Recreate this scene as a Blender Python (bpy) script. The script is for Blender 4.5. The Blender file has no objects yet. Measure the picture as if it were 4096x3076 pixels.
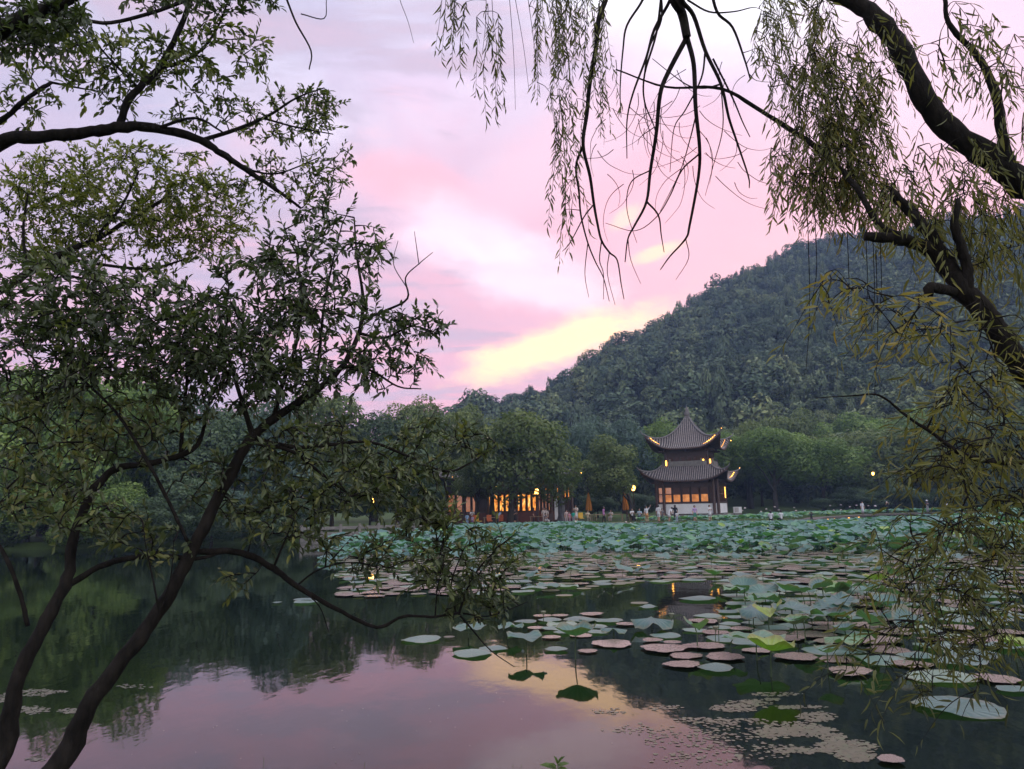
import bpy, math, random
import numpy as np
from mathutils import Vector, Matrix
random.seed(7); RNG = np.random.default_rng(11)
SC = bpy.context.scene
COL = SC.collection
R = math.radians

# ------------------------------------------------------------------ camera
F_PX, CX, CY, CAM_H = 2958.0, 2048.0, 1538.0, 2.0
PITCH, ROLL = R(9.57), R(1.2)
CAM_ROT = Matrix.Rotation(R(90) + PITCH, 3, 'X') @ Matrix.Rotation(-ROLL, 3, 'Z')
cam_d = bpy.data.cameras.new('camera'); cam = bpy.data.objects.new('camera', cam_d); COL.objects.link(cam)
cam_d.sensor_width = 36.0; cam_d.lens = 36.0 * F_PX / 4096.0
cam_d.clip_start = 0.05; cam_d.clip_end = 6000
cam.matrix_world = Matrix.Translation((0, 0, CAM_H)) @ CAM_ROT.to_4x4()
SC.camera = cam
CR = np.array(CAM_ROT)

# ------------------------------------------------------------------ world (dusk sky), sun, exposure
world = bpy.data.worlds.new('World'); SC.world = world; world.use_nodes = True
SUN_AZ, SUN_EL = 24.0, 6.0     # the sun has gone behind the hill's shoulder
def build_sky():
    nt = world.node_tree; nt.nodes.clear()
    N = nt.nodes.new; L = nt.links.new
    out = N('ShaderNodeOutputWorld'); bg = N('ShaderNodeBackground'); L(bg.outputs[0], out.inputs[0])
    def sock(v, inp):
        if hasattr(v, 'is_linked'): L(v, inp)
        else: inp.default_value = v
    def M(op, a, b=0.0, c=None, clamp=False):
        n = N('ShaderNodeMath'); n.operation = op; n.use_clamp = clamp
        sock(a, n.inputs[0]); sock(b, n.inputs[1])
        if c is not None: sock(c, n.inputs[2])
        return n.outputs[0]
    def sm(v, lo, hi):
        n = N('ShaderNodeMapRange'); n.interpolation_type = 'SMOOTHSTEP'
        sock(v, n.inputs[0]); n.inputs[1].default_value = lo; n.inputs[2].default_value = hi
        return n.outputs[0]
    def mix(f, a, b):
        n = N('ShaderNodeMix'); n.data_type = 'RGBA'; n.clamp_factor = True
        sock(f, n.inputs[0])
        for v, i in ((a, 6), (b, 7)):
            if hasattr(v, 'is_linked'): L(v, n.inputs[i])
            else: n.inputs[i].default_value = (*v, 1)
        return n.outputs[2]
    def ramp(v, stops):
        n = N('ShaderNodeValToRGB'); L(v, n.inputs[0]); e = n.color_ramp.elements
        while len(e) < len(stops): e.new(0.5)
        for el, (p, c) in zip(e, stops): el.position = p; el.color = (*c, 1)
        return n.outputs[0]
    def noise(vec, scale, detail=5, rough=.55, dist=0.0):
        n = N('ShaderNodeTexNoise'); L(vec, n.inputs['Vector']); n.inputs['Scale'].default_value = scale
        n.inputs['Detail'].default_value = detail; n.inputs['Roughness'].default_value = rough
        n.inputs['Distortion'].default_value = dist
        return n.outputs[0]
    tc = N('ShaderNodeTexCoord'); sp = N('ShaderNodeSeparateXYZ'); L(tc.outputs['Generated'], sp.inputs[0])
    x, y, z = sp.outputs
    el = M('MULTIPLY', M('ARCSINE', M('MAXIMUM', M('MINIMUM', z, 1.0), -1.0)), 57.29578)
    az = M('MULTIPLY', M('ARCTAN2', x, y), 57.29578)
    elp = M('DIVIDE', M('MAXIMUM', el, 0.0), 90.0)
    # flat cloud deck coordinates
    den = M('ADD', M('MAXIMUM', z, 0.0), 0.16)
    cv = N('ShaderNodeCombineXYZ'); sock(M('DIVIDE', x, den), cv.inputs[0]); sock(M('MULTIPLY', M('DIVIDE', y, den), .8), cv.inputs[1])
    P = cv.outputs[0]
    n1 = noise(P, 1.1, 6, .55, .5); n2 = noise(P, 2.4, 6, .58, .3); n3 = noise(P, .62, 4, .5, .2); n4 = noise(P, 6.0, 5, .6, .3)
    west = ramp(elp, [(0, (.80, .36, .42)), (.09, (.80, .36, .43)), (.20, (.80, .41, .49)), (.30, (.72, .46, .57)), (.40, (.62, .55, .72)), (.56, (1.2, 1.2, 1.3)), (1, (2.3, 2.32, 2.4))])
    east = ramp(elp, [(0, (1.0, .93, .94)), (.3, (1.2, 1.17, 1.2)), (1, (2.3, 2.32, 2.4))])  # zenith and east raised well above the sky in view, to brighten the foliage
    wf = sm(M('DIVIDE', y, M('SQRT', M('ADD', M('ADD', M('MULTIPLY', x, x), M('MULTIPLY', y, y)), 1e-4))), -.5, .9)
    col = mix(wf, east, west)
    # lavender-grey cloud banks, then salmon lit undersides
    leftish = sm(az, 8, -26)
    bank = M('MULTIPLY', sm(n1, .44, .60), M('ADD', .16, M('MULTIPLY', leftish, .55)))
    col = mix(bank, col, (.40, .35, .46))
    col = mix(M('MULTIPLY', M('MULTIPLY', sm(az, -5, -22), sm(el, 11, 19)), .72), col, (.38, .37, .50))
    hi = M('MULTIPLY', sm(el, 17, 30), sm(n2, .40, .62))
    col = mix(M('MULTIPLY', hi, .35), col, (.72, .70, .82))
    salm = M('MULTIPLY', M('MULTIPLY', sm(n2, .50, .66), sm(el, 34, 18)), M('MULTIPLY', wf, .75))
    col = mix(salm, col, (.78, .40, .48))
    # bright gaps in the deck (yellow low, white higher), ragged by noise
    def gap(a0, e0, ra, re, tilt, c, amt, lo=1.15, hi_=.25, rag=1.5):
        t = R(tilt); da = M('SUBTRACT', az, a0); de = M('SUBTRACT', el, e0)
        u = M('DIVIDE', M('ADD', M('MULTIPLY', da, math.cos(t)), M('MULTIPLY', de, math.sin(t))), ra)
        v = M('DIVIDE', M('SUBTRACT', M('MULTIPLY', de, math.cos(t)), M('MULTIPLY', da, math.sin(t))), re)
        d = M('SQRT', M('ADD', M('MULTIPLY', u, u), M('MULTIPLY', v, v)))
        d = M('ADD', d, M('MULTIPLY', M('SUBTRACT', n2, .5), rag))
        d = M('ADD', d, M('MULTIPLY', M('SUBTRACT', n4, .5), rag * .6))
        nonlocal col
        col = mix(M('MULTIPLY', sm(d, lo, hi_), amt), col, c)
    cv2 = N('ShaderNodeCombineXYZ'); sock(M('MULTIPLY', M('DIVIDE', x, den), 1.0), cv2.inputs[0]); sock(M('MULTIPLY', M('DIVIDE', y, den), 2.3), cv2.inputs[1]); cv2.inputs[2].default_value = 3.7
    n5 = noise(cv2.outputs[0], 1.5, 8, .6, .6); n6 = noise(cv2.outputs[0], 3.2, 8, .62, .4)
    col = mix(M('MULTIPLY', M('MULTIPLY', sm(n5, .49, .62), M('MULTIPLY', wf, sm(az, 18, -4))), .72), col, (.40, .33, .42))
    col = mix(M('MULTIPLY', M('MULTIPLY', sm(n6, .55, .72), wf), .45), col, (.86, .52, .60))
    GAPS(gap)
    col = mix(M('MULTIPLY', M('MULTIPLY', sm(n5, .54, .68), wf), .28), col, (.82, .50, .60))
    col = mix(M('MULTIPLY', M('MULTIPLY', sm(n6, .50, .36), wf), .12), col, (.62, .44, .56))
    # Nishita after-glow under everything, very weak
    sky = N('ShaderNodeTexSky'); sky.sky_type = 'NISHITA'; sky.sun_disc = False
    sky.sun_elevation = R(SUN_EL); sky.sun_rotation = R(SUN_AZ); sky.air_density = 1.5; sky.dust_density = 2.0
    ad = N('ShaderNodeMix'); ad.data_type = 'RGBA'; ad.blend_type = 'ADD'; ad.inputs[0].default_value = .012
    L(col, ad.inputs[6]); L(sky.outputs[0], ad.inputs[7])
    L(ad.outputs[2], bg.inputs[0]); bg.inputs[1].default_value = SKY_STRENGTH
SKY_STRENGTH = 1.0
def GAPS(g):
    g(12, 22, 13, 7, 10, (.86, .43, .51), .85, 1.3, .2)
    g(-8, 24.5, 7, 2.6, -10, (.86, .42, .49), .9)            # salmon bank, upper left of the white break
    g(-1.5, 19.6, 10, 3.4, -22, (1.0, .76, .84), .92)    # white break
    g(3, 17.2, 7.5, 1.8, -16, (.98, .66, .70), .8)
    g(4.0, 12.8, 9.5, 1.8, 15, (1.55, .94, .42), 1.0, 1.2, .2)   # long bright streak above the hill's foot
    g(12, 19.2, 2.4, 0.6, 14, (1.2, .76, .42), .7)
    g(9.5, 21.8, 1.6, 0.7, 30, (1.1, .72, .48), .6)
    g(19, 37, 19, 7, -8, (.90, .86, .94), 1.0)             # pale patch behind the willow
    g(-15.5, 28, 3.4, 1.8, 10, (.78, .68, .82), .6)
    g(3, 26, 12, 4.0, 35, (.86, .52, .60), .5)
    g(33, 30, 15, 10, 20, (.84, .58, .68), .75)
build_sky()

sun_d = bpy.data.lights.new('sun', 'SUN'); sun = bpy.data.objects.new('sun', sun_d); COL.objects.link(sun)
sun_d.energy = 2.0; sun_d.angle = R(.6); sun_d.color = (1.0, .72, .62)
_e, _a = R(SUN_EL), R(SUN_AZ)
sun.rotation_euler = Vector((-math.sin(_a) * math.cos(_e), -math.cos(_a) * math.cos(_e), -math.sin(_e))).to_track_quat('-Z', 'Y').to_euler()
sun.location = (0, 0, 60)
SC.view_settings.view_transform = 'Standard'; SC.view_settings.look = 'None'
SC.view_settings.exposure = 0.62; SC.view_settings.gamma = 1.0; SC.view_settings.use_curve_mapping = False
world.cycles.sampling_method = 'MANUAL'; world.cycles.sample_map_resolution = 512
SC.render.engine = 'CYCLES'
SC.cycles.use_denoising = True
try: SC.cycles.denoiser = 'OPENIMAGEDENOISE'
except Exception: pass
SC.cycles.max_bounces = 6; SC.cycles.diffuse_bounces = 2; SC.cycles.glossy_bounces = 2
SC.cycles.transmission_bounces = 4; SC.cycles.volume_bounces = 1; SC.cycles.transparent_max_bounces = 6
SC.cycles.caustics_reflective = False; SC.cycles.caustics_refractive = False
SC.cycles.sample_clamp_indirect = 4.0

# ------------------------------------------------------------------ helpers
def W(px, py, d):
    "photo pixel + metres along the lens axis -> world point"
    v = CR @ np.array([(px - CX) / F_PX, -(py - CY) / F_PX, -1.0])
    return np.array([0, 0, CAM_H]) + v * d
def G(px, py, z=0.0):
    "photo pixel -> point on the level z"
    v = CR @ np.array([(px - CX) / F_PX, -(py - CY) / F_PX, -1.0])
    return np.array([0, 0, CAM_H]) + v * ((z - CAM_H) / v[2])
K = 4096 / 2212.0
def S(x, y, d): return W(x * K, y * K, d)
def proj(P):
    q = (np.atleast_2d(P) - np.array([0, 0, CAM_H])) @ CR
    d = -q[:, 2]
    dd = np.where(d > 1e-3, d, 1e-3)
    return CX + q[:, 0] / dd * F_PX, CY - q[:, 1] / dd * F_PX, d
def hor(px): return 2037 - (px - 2048) * math.tan(ROLL)
def unit(v): v = np.asarray(v, float); return v / (np.linalg.norm(v, axis=-1, keepdims=True) + 1e-12)

def mesh(name, V, Fs, rnd=None, smooth=False, mats=None, mi=None, dirs=None):
    if isinstance(Fs, np.ndarray): Fs = [Fs]
    Fs = [np.asarray(f, dtype=np.int32) for f in Fs if len(f)]
    me = bpy.data.meshes.new(name); V = np.asarray(V, dtype=np.float32)
    me.vertices.add(len(V)); me.vertices.foreach_set('co', V.ravel())
    tot = np.concatenate([np.full(len(f), f.shape[1], np.int32) for f in Fs])
    idx = np.concatenate([f.ravel() for f in Fs])
    me.loops.add(len(idx)); me.loops.foreach_set('vertex_index', idx)
    me.polygons.add(len(tot)); st = np.zeros(len(tot), np.int32); st[1:] = np.cumsum(tot)[:-1]
    me.polygons.foreach_set('loop_start', st)
    me.polygons.foreach_set('use_smooth', np.full(len(tot), bool(smooth)))
    for m in (mats or []): me.materials.append(m)
    if mi is not None: me.polygons.foreach_set('material_index', np.asarray(mi, np.int32))
    me.update(calc_edges=True)
    if rnd is not None:
        a = me.attributes.new('rnd', 'FLOAT', 'POINT')
        r_ = np.broadcast_to(np.asarray(rnd, np.float32), (len(V),)).copy(); a.data.foreach_set('value', r_)
    if dirs is not None:
        a = me.attributes.new('dir', 'FLOAT_VECTOR', 'POINT'); a.data.foreach_set('vector', np.asarray(dirs, np.float32).ravel())
    return me
def obj(name, me, mat=None, parent=None):
    o = bpy.data.objects.new(name, me); COL.objects.link(o)
    if mat is not None and not me.materials: me.materials.append(mat)
    if parent is not None: o.parent = parent
    return o
def empty(name, loc=(0, 0, 0), rz=0.0):
    o = bpy.data.objects.new(name, None); COL.objects.link(o); o.location = [float(c) for c in loc]; o.rotation_euler = (0, 0, rz); o.empty_display_size = .2
    return o
def tag(o, label=None, cat=None, group=None, kind=None):
    if label: o['label'] = label
    if cat: o['category'] = cat
    if group: o['group'] = group
    if kind: o['kind'] = kind
    return o
class MB:
    "collects shapes into one mesh"
    def __init__(s): s.V = []; s.F = {}; s.r = []; s.n = 0
    def add(s, V, F, rnd=0.5):
        V = np.asarray(V, float)
        for f in (F if isinstance(F, (list, tuple)) else [F]):
            f = np.asarray(f, int)
            if len(f): s.F.setdefault(f.shape[1], []).append(f + s.n)
        s.V.append(V); s.r.append(np.broadcast_to(np.asarray(rnd, float), (len(V),))); s.n += len(V); return s
    def box(s, c, size, rz=0.0, rnd=.5, rx=0.0):
        x, y, z = [q / 2 for q in size]
        V = np.array([[i * x, j * y, k * z] for k in (-1, 1) for j in (-1, 1) for i in (-1, 1)], float)
        if rx: cs, sn = math.cos(rx), math.sin(rx); V = V @ np.array([[1, 0, 0], [0, cs, sn], [0, -sn, cs]])
        cs, sn = math.cos(rz), math.sin(rz); V = V @ np.array([[cs, sn, 0], [-sn, cs, 0], [0, 0, 1]])
        F = np.array([[0, 2, 3, 1], [4, 5, 7, 6], [0, 1, 5, 4], [2, 6, 7, 3], [0, 4, 6, 2], [1, 3, 7, 5]])
        return s.add(V + np.asarray(c, float), F, rnd)
    def tube(s, path, rad, sides=6, rnd=.5, cap=True): V, F = tube(path, rad, sides, cap); return s.add(V, F, rnd)
    def lathe(s, prof, seg=12, c=(0, 0, 0), rnd=.5):
        a = np.linspace(0, 2 * np.pi, seg, endpoint=False); pr = np.asarray(prof, float)
        V = np.stack([np.outer(pr[:, 0], np.cos(a)), np.outer(pr[:, 0], np.sin(a)), np.repeat(pr[:, 1][:, None], seg, 1)], -1).reshape(-1, 3) + np.asarray(c, float)
        F = [[i * seg + j, i * seg + (j + 1) % seg, (i + 1) * seg + (j + 1) % seg, (i + 1) * seg + j] for i in range(len(pr) - 1) for j in range(seg)]
        return s.add(V, np.array(F), rnd)
    def mesh(s, name='m', smooth=False):
        return mesh(name, np.concatenate(s.V), [np.concatenate(f) for f in s.F.values()], np.concatenate(s.r), smooth)
    def build(s, name, mat, parent=None, smooth=False): return obj(name, s.mesh(name, smooth), mat, parent)

def tube(path, rad, sides=6, cap=True):
    P = np.asarray(path, float); n = len(P); rad = np.broadcast_to(np.asarray(rad, float), (n,))
    T = unit(np.gradient(P, axis=0)); up = np.array([0, 0, 1.0]) if abs(T[0, 2]) < .9 else np.array([1.0, 0, 0])
    u = unit(np.cross(T[0], up)); V = []
    a = np.linspace(0, 2 * np.pi, sides, endpoint=False)
    for i in range(n):
        u = unit(u - T[i] * np.dot(u, T[i])); w = np.cross(T[i], u)
        V.append(P[i] + rad[i] * (np.cos(a)[:, None] * u + np.sin(a)[:, None] * w))
    V = np.concatenate(V); i = np.arange(n - 1)[:, None]; j = np.arange(sides)[None]
    F = np.stack([i * sides + j, i * sides + (j + 1) % sides, (i + 1) * sides + (j + 1) % sides, (i + 1) * sides + j], -1).reshape(-1, 4)
    Fs = [F]
    if cap:
        V = np.concatenate([V, P[:1], P[-1:]]); b = n * sides
        Fs.append(np.array([[b, (k + 1) % sides, k] for k in range(sides)] + [[b + 1, b - sides + k, b - sides + (k + 1) % sides] for k in range(sides)]))
    return V, Fs
def spline(P, n, vals=None):
    "Catmull-Rom through P, n points per span"
    P = np.asarray(P, float); Q = np.vstack([2 * P[0] - P[1], P, 2 * P[-1] - P[-2]]); out = []; tv = []
    for i in range(len(P) - 1):
        t = np.linspace(0, 1, n, endpoint=(i == len(P) - 2))[:, None]; a, b, c, d = Q[i:i + 4]
        out.append(.5 * (2 * b + (c - a) * t + (2 * a - 5 * b + 4 * c - d) * t ** 2 + (3 * b - a - 3 * c + d) * t ** 3))
        if vals is not None: tv.append(vals[i] + (vals[i + 1] - vals[i]) * t[:, 0])
    return (np.concatenate(out), np.concatenate(tv)) if vals is not None else np.concatenate(out)

# leaf template: length along x, side y, normal z, with a folded midrib
LEAF_T = np.array([[0, 0, 0], [.28, .46, .07], [.66, .40, .03], [1, 0, -.14], [.66, -.40, .03], [.28, -.46, .07], [.30, 0, 0], [.66, 0, -.05]])
LEAF_F = np.array([[0, 5, 6], [0, 6, 1], [6, 5, 4], [6, 4, 7], [1, 6, 7], [1, 7, 2], [7, 4, 3], [2, 7, 3]])
WIL_T = np.array([[0, 0, 0], [.25, .42, .04], [.6, .40, .0], [1, 0, -.16], [.6, -.40, .0], [.25, -.42, .04], [.27, 0, .01], [.6, 0, -.05]])
def leaf_frames(D, Nn):
    D = unit(D); Y = unit(np.cross(Nn, D)); Z = np.cross(D, Y); return D, Y, Z
def leaves(T, B, D, Nn, ln, wd):
    D, Y, Z = leaf_frames(D, Nn); n = len(B)
    V = B[:, None] + ln[:, None, None] * T[None, :, :1] * D[:, None] + (wd[:, None, None] * T[None, :, 1:2]) * Y[:, None] + ln[:, None, None] * T[None, :, 2:3] * Z[:, None]
    Fx = (LEAF_F[None] + (np.arange(n) * len(T))[:, None, None]).reshape(-1, 3)
    return V.reshape(-1, 3), Fx

# ------------------------------------------------------------------ materials
class NT:
    def __init__(s, name):
        s.m = bpy.data.materials.new(name); s.m.use_nodes = True; s.t = s.m.node_tree; s.t.nodes.clear()
        s.out = s.N('ShaderNodeOutputMaterial')
    def N(s, k): return s.t.nodes.new(k)
    def L(s, a, b): s.t.links.new(a, b)
    def set(s, inp, v):
        if hasattr(v, 'is_linked'): s.L(v, inp)
        elif isinstance(v, tuple) and len(v) == 3 and inp.type == 'RGBA': inp.default_value = (*v, 1)
        else: inp.default_value = v
    def noise(s, scale, detail=4, rough=.55, co='Object', stretch=None):
        tc = s.N('ShaderNodeTexCoord'); n = s.N('ShaderNodeTexNoise'); v = tc.outputs[co]
        if stretch:
            mp = s.N('ShaderNodeMapping'); mp.inputs['Scale'].default_value = stretch; s.L(v, mp.inputs[0]); v = mp.outputs[0]
        s.L(v, n.inputs['Vector']); n.inputs['Scale'].default_value = scale; n.inputs['Detail'].default_value = detail; n.inputs['Roughness'].default_value = rough
        return n.outputs[0]
    def ramp(s, f, stops):
        n = s.N('ShaderNodeValToRGB'); s.L(f, n.inputs[0]); e = n.color_ramp.elements
        while len(e) < len(stops): e.new(.5)
        for q, (p, c) in zip(e, stops): q.position = p; q.color = (*c, 1)
        return n.outputs[0]
    def mix(s, f, a, b, blend='MIX'):
        n = s.N('ShaderNodeMix'); n.data_type = 'RGBA'; n.blend_type = blend; s.set(n.inputs[0], f); s.set(n.inputs[6], a); s.set(n.inputs[7], b); return n.outputs[2]
    def attr(s, nm='rnd'):
        n = s.N('ShaderNodeAttribute'); n.attribute_name = nm; return n.outputs['Fac']
    def bump(s, h, strength=.3, dist=.02):
        n = s.N('ShaderNodeBump'); n.inputs['Strength'].default_value = strength; n.inputs['Distance'].default_value = dist; s.L(h, n.inputs['Height']); return n.outputs[0]
    def bsdf(s, col, rough=.6, spec=.5, normal=None, **kw):
        p = s.N('ShaderNodeBsdfPrincipled'); s.set(p.inputs['Base Color'], col); s.set(p.inputs['Roughness'], rough); p.inputs['Specular IOR Level'].default_value = spec
        for k, v in kw.items(): s.set(p.inputs[k], v)
        if normal is not None: s.L(normal, p.inputs['Normal'])
        return p.outputs[0]
    def done(s, sh): s.L(sh, s.out.inputs[0]); return s.m
MATS = {}
def simple(name, c1, c2=None, rough=.65, scale=6, spec=.4, bump=0, stretch=None):
    if name in MATS: return MATS[name]
    t = NT(name); n = t.noise(scale, 5, .6, stretch=stretch); c2 = c2 or tuple(q * .7 for q in c1)
    MATS[name] = t.done(t.bsdf(t.ramp(n, [(.3, c1), (.7, c2)]), rough, spec, t.bump(n, bump) if bump else None)); return MATS[name]
def glow(name, c, s):
    if name in MATS: return MATS[name]
    t = NT(name); e = t.N('ShaderNodeEmission'); e.inputs[0].default_value = (*c, 1); e.inputs[1].default_value = s; MATS[name] = t.done(e.outputs[0]); return MATS[name]
def lobe_normal(t, k=1.3):
    "shading normal leaning to the clump's own outward direction (soft rounded clumps)"
    a = t.N('ShaderNodeAttribute'); a.attribute_name = 'dir'; vt = t.N('ShaderNodeVectorTransform'); vt.vector_type = 'NORMAL'; vt.convert_from = 'OBJECT'; vt.convert_to = 'WORLD'; t.L(a.outputs['Vector'], vt.inputs[0])
    g = t.N('ShaderNodeNewGeometry'); sc = t.N('ShaderNodeVectorMath'); sc.operation = 'SCALE'; t.L(vt.outputs[0], sc.inputs[0]); sc.inputs['Scale'].default_value = k
    ad = t.N('ShaderNodeVectorMath'); t.L(sc.outputs[0], ad.inputs[0]); t.L(g.outputs['Normal'], ad.inputs[1]); nm = t.N('ShaderNodeVectorMath'); nm.operation = 'NORMALIZE'; t.L(ad.outputs[0], nm.inputs[0]); return nm.outputs[0]
def leafmat(name, stops, rough=.5, trans=.3, tcol=None, spec=.35, scale=None, lobe=False):
    t = NT(name); c = t.ramp(t.attr(), stops)
    if scale:
        n = t.noise(scale, 3, .6); c = t.mix(t.ramp(n, [(.3, (0, 0, 0)), (.75, (1, 1, 1))]), t.mix(.35, c, (0.0, 0.0, 0.0)), c)
    p = t.bsdf(c, rough, spec, lobe_normal(t) if lobe else None); tr = t.N('ShaderNodeBsdfTranslucent')
    t.L(t.mix(1.0, c, tcol or (1.0, 1.25, .5), 'MULTIPLY'), tr.inputs[0])
    mx = t.N('ShaderNodeMixShader'); mx.inputs[0].default_value = trans; t.L(p, mx.inputs[1]); t.L(tr.outputs[0], mx.inputs[2])
    return t.done(mx.outputs[0])
HAZE = 0.00044
# ------------------------------------------------------------------ terrain, hill, water
def sstep(a, b, x): t = np.clip((x - a) / (b - a), 0, 1); return t * t * (3 - 2 * t)
SHX = [-400, -60, -36, -26, -17, -12.6, -12.4, -4.5, -4.3, 10.5, 12, 13.5, 27, 28.5, 34, 45, 70, 95, 400]
SHY = [60, 46, 49, 51, 55, 55.5, 56, 60.5, 66, 67, 73, 74.5, 75, 88, 92, 97, 99, 70, 60]
def shore(x): return np.interp(x, SHX, SHY)
def nearbank(x): return 3.0 + .32 * np.maximum(np.abs(x) - 1.6, 0)
def _dir(px, py):
    v = CR @ np.array([(px - CX) / F_PX, -(py - CY) / F_PX, -1.0]); return math.atan2(v[0], v[1]), v[2] / math.hypot(v[0], v[1])
SKYL = [_dir(*p) for p in [(1500, 1760), (1700, 1680), (1880, 1612), (2040, 1572), (2220, 1508), (2330, 1440), (2520, 1360), (2690, 1268), (2800, 1180), (2960, 1098), (3100, 1040), (3240, 982), (3400, 955), (3600, 925), (3800, 890), (4096, 860), (4600, 900), (5200, 1100)]]
SK_A = np.array([a for a, e in SKYL]); SK_T = np.array([e for a, e in SKYL])
def hill_R(az): return np.interp(az, [-.2, .0, .1, .3, .5, .9], [230, 255, 280, 370, 430, 420])
def hill_r0(az): return np.interp(az, [-.2, .05, .3, .6], [150, 132, 138, 140])
def bumps(x, y): return 2.2 * np.sin(x * .081 + 1.3) * np.cos(y * .067 + .4) + 1.6 * np.sin(x * .17 + y * .13) + 1.1 * np.cos(x * .05 - y * .21 + 2)
def ground_z(x, y):
    x = np.asarray(x, float); y = np.asarray(y, float)
    far = y - shore(x); near = nearbank(x) - y
    lawn = .5 + .018 * np.clip(far - 3, 0, 80) + sstep(18, 34, x) * .072 * np.clip(far - 12, 0, 40)
    az = np.arctan2(x, np.maximum(y, 1e-3)); r = np.hypot(x, y); Rr = hill_R(az); r0 = hill_r0(az)
    zt = np.maximum(np.interp(az, SK_A, SK_T, left=0, right=SK_T[-1]) * Rr + 2 - 10.0, 0)
    u = (r - r0) / (Rr - r0)
    hill = np.where(u < 1, zt * np.clip(u, 0, 1) ** 1.08, zt * np.clip(1 - (u - 1) * .35, .25, 1))
    hill = hill + bumps(x, y) * np.clip(u, 0, 1) * np.clip(1.4 - np.abs(u - .55) * 2, 0, 1) * np.clip(zt / 30, 0, 1)
    # a far low ridge to the left
    hill = hill + 88 * np.exp(-((x + 330) / 260) ** 2 - ((y - 780) / 150) ** 2)
    land = lawn + np.where(y > 60, hill, 0)
    land = np.where(near > -.6, .5 + .02 * np.clip(near, 0, 20), land)
    m = np.maximum(sstep(-.5, .25, far), sstep(-.35, .25, near))
    return -1.1 + (land + 1.1) * m
def axis(segs):
    out = []
    for a, b, st in segs: out += list(np.arange(a, b, st))
    return np.array(out + [segs[-1][1]])
gx = axis([(-3000, -600, 400), (-600, -80, 14), (-80, -12.6, 1.6), (-12.6, -3.8, .55), (-3.8, 10, 1.2), (10, 30, .6), (30, 70, 1.6), (70, 560, 10), (560, 3000, 400)])
gy = axis([(-400, -20, 60), (-20, 1, 3), (1, 8, .35), (8, 44, 6), (44, 78, .55), (78, 100, 1.2), (100, 145, 3), (145, 560, 9), (560, 1100, 25), (1100, 4000, 500)])
XX, YY = np.meshgrid(gx, gy); ZZ = ground_z(XX, YY)
V = np.stack([XX, YY, ZZ], -1).reshape(-1, 3); nx = len(gx)
ii, jj = np.meshgrid(np.arange(len(gy) - 1), np.arange(nx - 1), indexing='ij')
F = np.stack([ii * nx + jj, ii * nx + jj + 1, (ii + 1) * nx + jj + 1, (ii + 1) * nx + jj], -1).reshape(-1, 4)
t = NT('grass_ground'); n = t.noise(.35, 8, .65, 'Object'); n2 = t.noise(14, 6, .7, 'Object')
gm = t.done(t.bsdf(t.mix(t.ramp(n2, [(.35, (0, 0, 0)), (.7, (1, 1, 1))]), t.ramp(n, [(.3, (.045, .078, .020)), (.7, (.075, .12, .030))]), (.03, .045, .014)), .9, .2, t.bump(n2, .6, .05)))
ground = tag(obj('ground', mesh('ground', V, F, smooth=True), gm), 'grassy banks and wooded hillside around the pond', kind='structure')

t = NT('pond_water')
tc = t.N('ShaderNodeTexCoord'); mp = t.N('ShaderNodeMapping'); mp.inputs['Scale'].default_value = (1.0, .55, 1); t.L(tc.outputs['Object'], mp.inputs[0])
na = t.N('ShaderNodeTexNoise'); t.L(mp.outputs[0], na.inputs['Vector']); na.inputs['Scale'].default_value = 3.2; na.inputs['Detail'].default_value = 3
nb = t.N('ShaderNodeTexNoise'); t.L(mp.outputs[0], nb.inputs['Vector']); nb.inputs['Scale'].default_value = .5; nb.inputs['Detail'].default_value = 2
ma = t.N('ShaderNodeMath'); ma.operation = 'MULTIPLY_ADD'; t.L(nb.outputs[0], ma.inputs[0]); ma.inputs[1].default_value = 2.2; t.L(na.outputs[0], ma.inputs[2])
bp = t.bump(ma.outputs[0], .05, .045)
murk = t.ramp(t.noise(.25, 4, .6), [(.3, (.003, .006, .003)), (.7, (.005, .009, .004))])
wm = t.done(t.bsdf(murk, .035, .5, bp, IOR=1.38))
wx = np.linspace(-140, 140, 41); wy = np.linspace(-1, 110, 23); XX, YY = np.meshgrid(wx, wy)
V = np.stack([XX, YY, XX * 0], -1).reshape(-1, 3); ii, jj = np.meshgrid(np.arange(22), np.arange(40), indexing='ij')
F = np.stack([ii * 41 + jj, ii * 41 + jj + 1, (ii + 1) * 41 + jj + 1, (ii + 1) * 41 + jj], -1).reshape(-1, 4)
tag(obj('water', mesh('water', V, F), wm), 'still dark green pond water mirroring the pink sky', kind='structure')

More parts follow.
